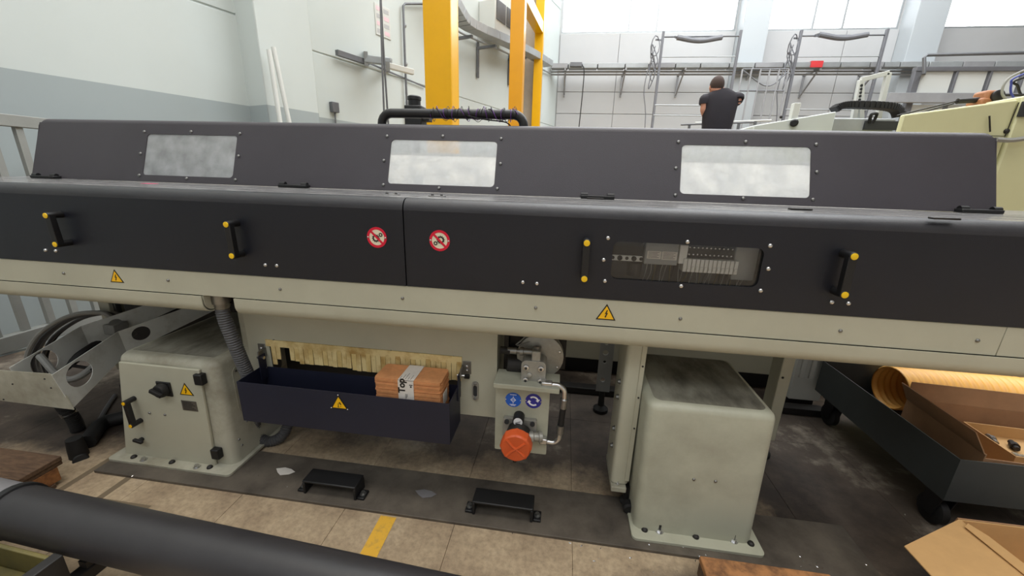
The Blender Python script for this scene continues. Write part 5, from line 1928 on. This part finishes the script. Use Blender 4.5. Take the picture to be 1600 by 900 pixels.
# black hose rising from the floor in front of the channel end
bh = thing('floor_hose', 'black flexible hose rising from the floor left of the electrical cabinet', 'hose', atz(122, 705, 0.0))
pp = [atz(124, 712, .03) + V((0, 0, 0)), at(124, 690, 1.48), at(121, 668, 1.46), at(112, 650, 1.44), at(100, 636, 1.42), at(90, 622, 1.40)]
pp[0].z = .0
pth, rf = ribbed(catmull(pp, 6), .028, .012, .002)
MB().tube(pth, rf, 14).build('hose', 'rubber', bh)
MB().lathe(atz(124, 712, .0), atz(124, 712, .0) + V((0, 0, .10)), [(0, .036), (.5, .034), (1, .030)], 16).build('boot', 'rubber', bh)
ring = at(107, 645, 1.435)
MB().lathe(ring + V((.006, 0, -.012)), ring + V((-.006, 0, .012)), [(0, .033), (1, .033)], 16).build('clamp_ring', 'steel', bh)
pp = [atz(136, 690, .04), atz(158, 662, .04), atz(185, 650, .05), atz(230, 640, .05)]
tag(MB().tube(catmull([V((p.x, p.y, .036)) for p in pp], 6), .035, 12).build('floor_hose', 'rubber'), 'thick black hose lying on the floor behind the electrical cabinet', 'hose')
tag(MB().tube(catmull([V((p.x, p.y, .012)) for p in [atz(140, 690, .01), atz(150, 668, .01), atz(165, 640, .01), atz(180, 618, .01)]], 6), .011, 8).build('floor_cable', 'conduit'), 'thin grey cable on the floor left of the electrical cabinet', 'cable')

# ---- railing at the far left
XFZ = -3.40
fn = thing('safety_fence', 'grey steel safety railing with square bars at the far left', 'fence', (XFZ, 2.2, 0))
zt = atx(0, 187, XFZ).z
zb = .30
y0, y1 = .9, 3.0
MB().box((XFZ - .03, y0, zt - .035), (XFZ + .03, y1, zt + .035)).build('top_rail', 'fence_grey', fn, bevel=.004)
MB().box((XFZ - .03, y0, zb - .06), (XFZ + .03, y1, zb + .04)).build('bottom_rail', 'fence_grey', fn, bevel=.004)
yb0 = atx(30, 235, XFZ).y
yb1 = atx(62, 235, XFZ).y
for i in range(16):
    y = y0 + .06 + .132 * i
    MB().box((XFZ - .015, y - .018, zb + .04), (XFZ + .015, y + .018, zt - .035)).build('bar', 'fence_grey', fn)
for y in (y0 + .03, y1 - .03):
    MB().box((XFZ - .04, y - .03, 0), (XFZ + .04, y + .03, zt - .035)).build('post', 'fence_grey', fn, bevel=.004)

# ---- pallet at the left edge
pl_ = thing('wooden_pallet', 'worn dark wooden pallet at the lower left edge', 'pallet', (-2.7, .9, 0))
px1, py1 = -2.16, 1.17
for i in range(3):
    yy = py1 - .145 - .165 * i
    MB().box((px1 - 1.0, yy, .108), (px1, yy + .145, .13)).build('deck_board', 'wood', pl_, bevel=.003)
    MB().box((px1 - 1.0, yy, 0), (px1, yy + .1, .02)).build('bottom_board', 'wood', pl_, bevel=.003)
for xx in (px1 - .10, px1 - .55, px1 - .99):
    MB().box((xx, py1 - .475, .088), (xx + .095, py1, .1075)).build('stringer_board', 'wood', pl_, bevel=.002)
    for yy in (py1 - .12, py1 - .45):
        MB().box((xx, yy, .0205), (xx + .095, yy + .1, .0875)).build('block', 'wood_end', pl_, bevel=.003)

# ---- rack and black tube in the near left
pa, pb = atz(62, 806, .30), atz(520, 912, .30)
dirp = (pb - pa).normalized()
R_ = .077
zc_ = .30
lft = pa - dirp * .75
rgt = pb + dirp * .5
bp_ = thing('black_tube', 'thick black tube lying across the near left foreground', 'tube', (pa.x, pa.y, zc_ - R_))
col = pa - dirp * .10
MB().cyl(V((col.x, col.y, zc_)), V((rgt.x, rgt.y, zc_)), R_, n=32).build('tube', 'pipe_black', bp_)
MB().cyl(V((lft.x, lft.y, zc_)), V((col.x, col.y, zc_)), R_ * .98, n=32).build('grey_section', 'pipe_grey', bp_)
MB().lathe(V((col.x, col.y, zc_)) - dirp * .012, V((col.x, col.y, zc_)) + dirp * .014, [(0, R_ + .002), (.1, R_ + .007), (.9, R_ + .007), (1, R_ + .002)], 32).build('collar', 'black_plastic', bp_)
rk = thing('bar_rack', 'olive steel channel rack in front of the black tube', 'rack', (pa.x, pa.y - .2, 0))
side = V((dirp.y, -dirp.x, 0)).normalized()   # towards the camera
if side.y > 0:
    side = -side
o1 = atz(0, 842, .27)
off = (V((o1.x, o1.y, 0)) - V((pa.x, pa.y, 0))).dot(side)
off = R_ + .012
w_ch = .20
s0_, s1_ = -.9, .20


def rp(s, o, z):
    p = V((pa.x, pa.y, 0)) + dirp * s + side * o
    return V((p.x, p.y, z))


def rbox(b, s0, s1, o0, o1, z0, z1):
    return b.hexa([rp(s0, o0, z0), rp(s0, o1, z0), rp(s1, o1, z0), rp(s1, o0, z0), rp(s0, o0, z1), rp(s0, o1, z1), rp(s1, o1, z1), rp(s1, o0, z1)])


zr_ = .29
b = MB()
rbox(b, s0_, s1_, off, off + .012, .2005, zr_)
rbox(b, s0_, s1_, off + .012, off + w_ch, .2005, .212)
rbox(b, s0_, s1_, off + w_ch, off + w_ch + .012, .2005, zr_)
b.build('channel', 'olive', rk, bevel=.003)
b = MB()
rbox(b, s0_, s1_, off + .07, off + .082, .2125, zr_ - .02)
b.build('inner_rib', 'olive', rk)
for s in (s0_ + .1, s1_ + .02):
    b = MB()
    rbox(b, s - .02, s + .02, -.13, off + w_ch + .06, .16, .20)
    b.build('cross_arm', 'dark_steel', rk, bevel=.003)
    for o_ in (-.10, off + w_ch + .02):
        b = MB()
        rbox(b, s - .02, s + .02, o_ - .02, o_ + .02, 0, .1595)
        b.build('leg', 'dark_steel', rk, bevel=.003)
    b = MB()
    rbox(b, s - .015, s + .015, -.05, .05, .2005, zc_ - R_)
    b.build('saddle', 'dark_steel', rk)
b = MB()
rbox(b, s1_ + .001, s1_ + .035, off - .004, off + w_ch + .10, .2005, zr_ + .01)
b.build('end_stop', 'dark_steel', rk, bevel=.003)

# ---- two black bridge handles lying on the floor plate
for (q0, q1, lab) in (((466, 772), (566, 785), 'black bent bracket on the floor plate below the navy tray'), ((730, 803), (843, 822), 'black bent bracket with bolts on the floor plate left of the pedestal')):
    a, c = atz(*q0, ZP), atz(*q1, ZP)
    yb_ = (a.y + c.y) / 2
    t = thing('floor_bracket', lab, 'bracket', ((a.x + c.x) / 2, yb_ + .05, ZP))
    x0, x1 = a.x + .02, c.x - .03
    hb = .068
    dp = .085
    b = MB()
    b.box((x0, yb_ + .005, ZP + hb - .010), (x1, yb_ + dp, ZP + hb))
    b.build('top_bar', 'black_plastic', t, bevel=.004)
    for xx in (x0, x1 - .012):
        MB().box((xx, yb_ + .005, ZP), (xx + .012, yb_ + dp, ZP + hb - .0102)).build('leg', 'black_plastic', t, bevel=.003)
    for xx in (x0 - .032, x1 + .001):
        MB().box((xx, yb_ + .01, ZP), (xx + .032, yb_ + .06, ZP + .012)).build('foot', 'black_plastic', t, bevel=.003)
        bolt(t, (xx + .016, yb_ + .035, ZP + .012), (0, 0, 1), .009, 'steel', 'hex')
for px, py, r, lab in ((445, 737, .05, 'scrap of pale paper on the floor left of the black brackets'), (665, 772, .05, 'pale paper scrap on the floor plate between the black brackets')):
    c = atz(px, py, ZP)
    z = ZP + .001 if 1.222 < c.y < 1.47 else .001
    b = MB().plate([(r * k * math.cos(a), r * .55 * k * math.sin(a)) for a, k in ((.2, 1), (1.0, .8), (1.9, .9), (2.8, 1.1), (3.7, .7), (4.6, .9), (5.6, .8))], [], (c.x, c.y, z), (1, 0, 0), (0, 1, 0), .0012)
    tag(b.build('paper_scrap', 'pipe_grey' if px > 600 else 'paper'), lab, 'paper scrap')

# ---- chips and swarf on the floor, too many to count
b = MB()
for i in range(260):
    if random.random() < .75:
        x, y = random.uniform(.1, 1.3), random.uniform(.75, 1.3)
    else:
        x, y = random.uniform(-2.0, 1.6), random.uniform(.75, 1.9)
    z = ZP if 1.222 < y < 1.47 and -2.1 < x < 1.25 else 0
    s = random.uniform(.001, .004)
    a = random.uniform(0, 6.28)
    dx_, dy_ = s * 2 * math.cos(a), s * 2 * math.sin(a)
    b.add([(x - dx_, y - dy_, z + .0005), (x + dx_, y + dy_, z + .0005), (x - dy_ * .5, y + dx_ * .5, z + .0005), (x, y, z + s)], [(0, 1, 3), (1, 2, 3), (2, 0, 3), (2, 1, 0)])
tag(b.build('metal_chips', 'bright_steel', smooth=0), 'tiny bright metal chips scattered over the floor', 'chips', None, 'stuff')

# ---- orange stained wooden boards at the bottom edge
wp = thing('wooden_pallet', 'orange brown wooden pallet at the bottom edge in front of the pedestal', 'pallet', (.85, .95, 0))
c = atz(1093, 868, .10)
wx0_, wy1_ = c.x, c.y
xe = atz(1292, 890, .10).x
for i in range(3):
    yy = wy1_ - .11 - .14 * i
    MB().box((wx0_, yy, .078), (xe, yy + .11, .10)).build('deck_board', 'wood_orange', wp, bevel=.003)
    MB().box((wx0_ + .01, yy + .01, 0), (xe - .01, yy + .09, .018)).build('bottom_board', 'wood', wp, bevel=.003)
for xx in (wx0_, (wx0_ + xe) / 2 - .04, xe - .08):
    MB().box((xx + .002, wy1_ - .39, .0185), (xx + .078, wy1_ - .002, .0775)).build('stringer', 'wood', wp, bevel=.003)

# ---- open carton bottom right
cb = thing('cardboard_box', 'open empty cardboard box with a folded out flap at the bottom right corner', 'box', (1.68, 1.05, 0))
bx0_, bx1_, by0_, by1_, bz = 1.42, 1.95, .80, 1.26, .30
t = .005
for a, c, nm in (((bx0_, by0_, 0), (bx0_ + t, by1_, bz), 'side_wall'), ((bx1_ - t, by0_, 0), (bx1_, by1_, bz), 'side_wall'), ((bx0_ + t, by1_ - t, 0), (bx1_ - t, by1_, bz), 'end_wall'), ((bx0_ + t, by0_, 0), (bx1_ - t, by0_ + t, bz), 'end_wall'), ((bx0_ + t, by0_ + t, 0), (bx1_ - t, by1_ - t, t), 'bottom')):
    MB().box(a, c).build(nm, 'carton', cb)


def flap(p, q, dv, nm='flap', m='carton'):
    p, q, dv = V(p), V(q), V(dv)
    e = (q - p).normalized()
    n = e.cross(dv).normalized() * .004
    ins = e * .012
    b = MB().hexa([p, q, q + dv - ins, p + dv + ins, p + n, q + n, q + dv - ins + n, p + dv + ins + n])
    return b.build(nm, m, cb)


flap((bx0_, by1_, bz), (bx0_, by0_, bz), atz(1413, 853, .265) - V((bx0_, by1_ - .012, bz)))
flap((bx1_, by1_, bz), (bx1_, by0_, bz), (.2, 0, -.06))
flap((bx0_, by1_ + .002, bz), (bx1_, by1_ + .002, bz), (0, .05, -.20), m='carton_dark')
fb = MB().plate([(0, 0), (.05, -.012), (.20, -.10), (.165, -.13), (.0, -.03)], [], (bx0_ + .008, by1_ - .02, bz + .004), (.6, -.8, 0), (.8, .6, 0), .002)
fb.build('torn_strip', 'carton', cb)

# ---- dark trolley with its load
XT0, XT1, YT_0, YT_1, zt0, zt1 = 1.608, 2.75, 1.50, 2.36, .173, .372
tl = thing('trolley', 'dark grey sheet metal trolley on castors at the lower right', 'trolley', (2.1, 1.9, 0))
t = .004
MB().box((XT0, YT_0, zt0), (XT0 + t, YT_1, zt1)).build('side_wall', 'cart_grey', tl)
MB().box((XT1 - t, YT_0, zt0), (XT1, YT_1, zt1)).build('side_wall', 'cart_grey', tl)
MB().box((XT0 + t, YT_0, zt0), (XT1 - t, YT_0 + t, zt1)).build('front_wall', 'cart_grey', tl)
MB().box((XT0 + t, YT_1 - t, zt0), (XT1 - t, YT_1, zt1)).build('rear_wall', 'cart_grey', tl)
MB().box((XT0 + t, YT_0 + t, zt0), (XT1 - t, YT_1 - t, zt0 + t)).build('bottom', 'cart_grey', tl)
for x in (XT0 + .06, XT1 - .06):
    for y in (YT_0 + .07, YT_1 - .10):
        k = MB()
        k.box((x - .045, y - .04, zt0 - .014), (x + .045, y + .04, zt0 - .0005))
        for s in (-1, 1):
            k.hexa([V(p) for p in ((x + s * .028 - .003, y - .02, .05), (x + s * .028 + .003, y - .02, .05), (x + s * .028 + .003, y + .03, .05), (x + s * .028 - .003, y + .03, .05), (x + s * .028 - .003, y - .04, zt0 - .014), (x + s * .028 + .003, y - .04, zt0 - .014), (x + s * .028 + .003, y + .04, zt0 - .014), (x + s * .028 - .003, y + .04, zt0 - .014))])
        ca = k.build('castor', 'black_plastic', tl)
        MB().lathe((x - .02, y + .01, .062), (x + .02, y + .01, .062), [(0, .052), (.15, .062), (.85, .062), (1, .052)], 24).build('wheel', 'rubber', ca)
hz = thing('corrugated_hose', 'wide amber corrugated suction hose lying in the dark trolley', 'hose', (2.1, 2.22, zt0 + t))
hr = .118
hcz, hcy = zt0 + t + hr + .008, 2.215
hx0_ = at(1392, 600, hcy).x
pts = [V((hx0_ + .0075 * i, hcy + .012 * math.sin(i * .05), hcz)) for i in range(int((XT1 - .02 - hx0_) / .0075))]
b = MB()
rf = lambda i: hr + .005 * math.sin(i * 2 * math.pi / 4.5)
b.tube(pts, rf, 32, caps=False)
b.tube(pts, lambda i: rf(i) - .004, 32, caps=False)
b.build('hose_wall', 'hose_yellow', hz, smooth=60)
# carton in the trolley
c2 = thing('cardboard_box', 'brown open carton holding metal fittings inside the dark trolley', 'box', (1.95, 1.8, zt0 + t))
ang = math.radians(-4)
O = V((1.75, 1.56, zt0 + t + .001))
U, Vv = V((math.cos(ang), math.sin(ang), 0)), V((-math.sin(ang), math.cos(ang), 0))
cw, cd_, chh = .62, .42, .19


def cbx(nm, a, b_, m='carton_dark', tilt=None):
    x0, y0, z0 = a
    x1, y1, z1 = b_
    P = lambda x, y, z: O + U * x + Vv * y + V((0, 0, z))
    return MB().hexa([P(x0, y0, z0), P(x1, y0, z0), P(x1, y1, z0), P(x0, y1, z0), P(x0, y0, z1), P(x1, y0, z1), P(x1, y1, z1), P(x0, y1, z1)]).build(nm, m, c2)


t = .005
cbx('bottom', (t, t, 0), (cw - t, cd_ - t, t))
cbx('side_wall', (0, 0, 0), (t, cd_, chh))
cbx('side_wall', (cw - t, 0, 0), (cw, cd_, chh))
cbx('end_wall', (t, 0, 0), (cw - t, t, chh * .9))
cbx('end_wall', (t, cd_ - t, 0), (cw - t, cd_, chh))
P = lambda x, y, z: O + U * x + Vv * y + V((0, 0, z))
for p, q, dv in ((P(0, cd_, chh), P(0, 0, chh), U * -.05 + V((0, 0, .09))), (P(0, cd_, chh), P(cw, cd_, chh), Vv * .02 + V((0, 0, .085)))):
    e = (q - p).normalized()
    n = e.cross(dv).normalized() * .004
    MB().hexa([p, q, q + dv - e * .01, p + dv + e * .01, p + n, q + n, q + dv - e * .01 + n, p + dv + e * .01 + n]).build('flap', 'carton_dark', c2)
# smaller carton with fittings inside the carton
c3 = thing('cardboard_box', 'small open carton with loose metal fittings nested inside the brown carton', 'box', P(.30, .2, t + .001))
b3 = [(.20, .10), (.52, .34)]
z3, h3 = t + .001, .135


def c3b(nm, a, b_, m='carton'):
    x0, y0, z0 = a
    x1, y1, z1 = b_
    return MB().hexa([P(x0, y0, z0), P(x1, y0, z0), P(x1, y1, z0), P(x0, y1, z0), P(x0, y0, z1), P(x1, y0, z1), P(x1, y1, z1), P(x0, y1, z1)]).build(nm, m, c3)


(x0, y0), (x1, y1) = b3
c3b('bottom', (x0, y0, z3), (x1, y1, z3 + .08))
c3b('side_wall', (x0 - .004, y0, z3), (x0, y1, z3 + h3))
c3b('side_wall', (x1, y0, z3), (x1 + .004, y1, z3 + h3))
c3b('end_wall', (x0 - .004, y0 - .004, z3), (x1 + .004, y0, z3 + h3))
c3b('end_wall', (x0 - .004, y1, z3), (x1 + .004, y1 + .004, z3 + h3))
fit = ((.26, .16, 'bright_steel', 'bright pipe fitting at the near left of the small carton'), (.33, .25, 'dark_steel', 'dark curved fitting in the middle of the small carton'), (.41, .18, 'steel', 'grey nut fitting at the front right of the small carton'), (.45, .28, 'bright_steel', 'bright fitting at the back right of the small carton'), (.27, .28, 'steel', 'grey fitting at the back left of the small carton'))
for i, (x, y, m, lab) in enumerate(fit):
    c = P(x, y, z3 + .08 + .0165)
    a = i * 1.1
    d_ = V((math.cos(a), math.sin(a), 0))
    t_ = MB().lathe(c - d_ * .032, c + d_ * .032, [(0, .010), (.3, .010), (.31, .0165), (.62, .0165), (.63, .011), (1, .011)], 10 if i % 2 else 6)
    tag(t_.build('metal_fitting', m), lab, 'fitting')

# ---- base of the machine behind, seen under the beam
rb = thing('rear_machine', 'pale machine body on dark feet seen under the beam behind the bar feeder', 'machine', (.6, 3.0, 0))
zb1 = at(900, 560, 2.62).z
x_l, x_r = -1.25, at(1290, 590, 2.62).x + .2
MB().box((x_l, 2.62, zb1), (x_r, 2.86, 1.27)).build('casing', 'cream', rb, bevel=.008)
MB().box((x_l + .05, 2.66, .0), (x_r - .05, 2.84, zb1)).build('plinth', 'rubber', rb)
z_ = at(900, 615, 2.30)
rl = MB().box((at(790, 610, 2.33).x, 2.33, 0), (at(1300, 620, 2.33).x, 2.40, .045)).build('floor_rail', 'dark_steel', None, bevel=.003)
tag(rl, 'dark steel rail on the floor behind the feeder legs', 'rail')
sg_ = at(1240, 600, 2.25)
YZ = 2.42
mp_ = thing('ribbed_stand', 'white ribbed sheet metal stand right of the pedestal under the beam', 'stand', (at(1262, 600, YZ).x, YZ, 0))
x0, x1 = at(1238, 600, YZ).x, at(1288, 600, YZ).x
zlo = at(1250, 630, YZ).z
MB().box((x0, YZ, max(.06, zlo)), (x1, YZ + .11, .84)).build('panel', 'white_metal', mp_, bevel=.004)
for f_ in (.12, .42, .72):
    MB().box((x0 + (x1 - x0) * f_, YZ - .012, max(.06, zlo) + .16), (x0 + (x1 - x0) * (f_ + .16), YZ - .0002, .84)).build('rib', 'white_metal', mp_, bevel=.003)
MB().box((x0 + .02, YZ + .02, 0), (x1 - .02, YZ + .10, max(.06, zlo) - .001)).build('foot', 'dark_steel', mp_, bevel=.003)

# ------------------------------------------------------------------ groups of alike things
GROUPS = {'looped_cable': 'cables looped beside the white channel', 'hanging_cable': 'cables hanging down the left wall', 'leaning_tube': 'white tubes leaning by the pillar',
          'crane_frame': 'steel frames before the back wall', 'conduit_pipe': 'conduit pipes along the walls', 'hydraulic_hose': 'hoses over the cream lathe', 'floor_bracket': 'black brackets on the floor plate',
          'metal_fitting': 'metal fittings in the small carton', 'paper_scrap': 'paper scraps on the floor', 'steel_bar': 'steel bars behind the hood', 'wooden_pallet': 'wooden pallets on the floor'}
for o in list(COL.objects):
    st = o.name.split('.')[0]
    if o.parent is None and st in GROUPS and 'category' in o:
        o['group'] = GROUPS[st]
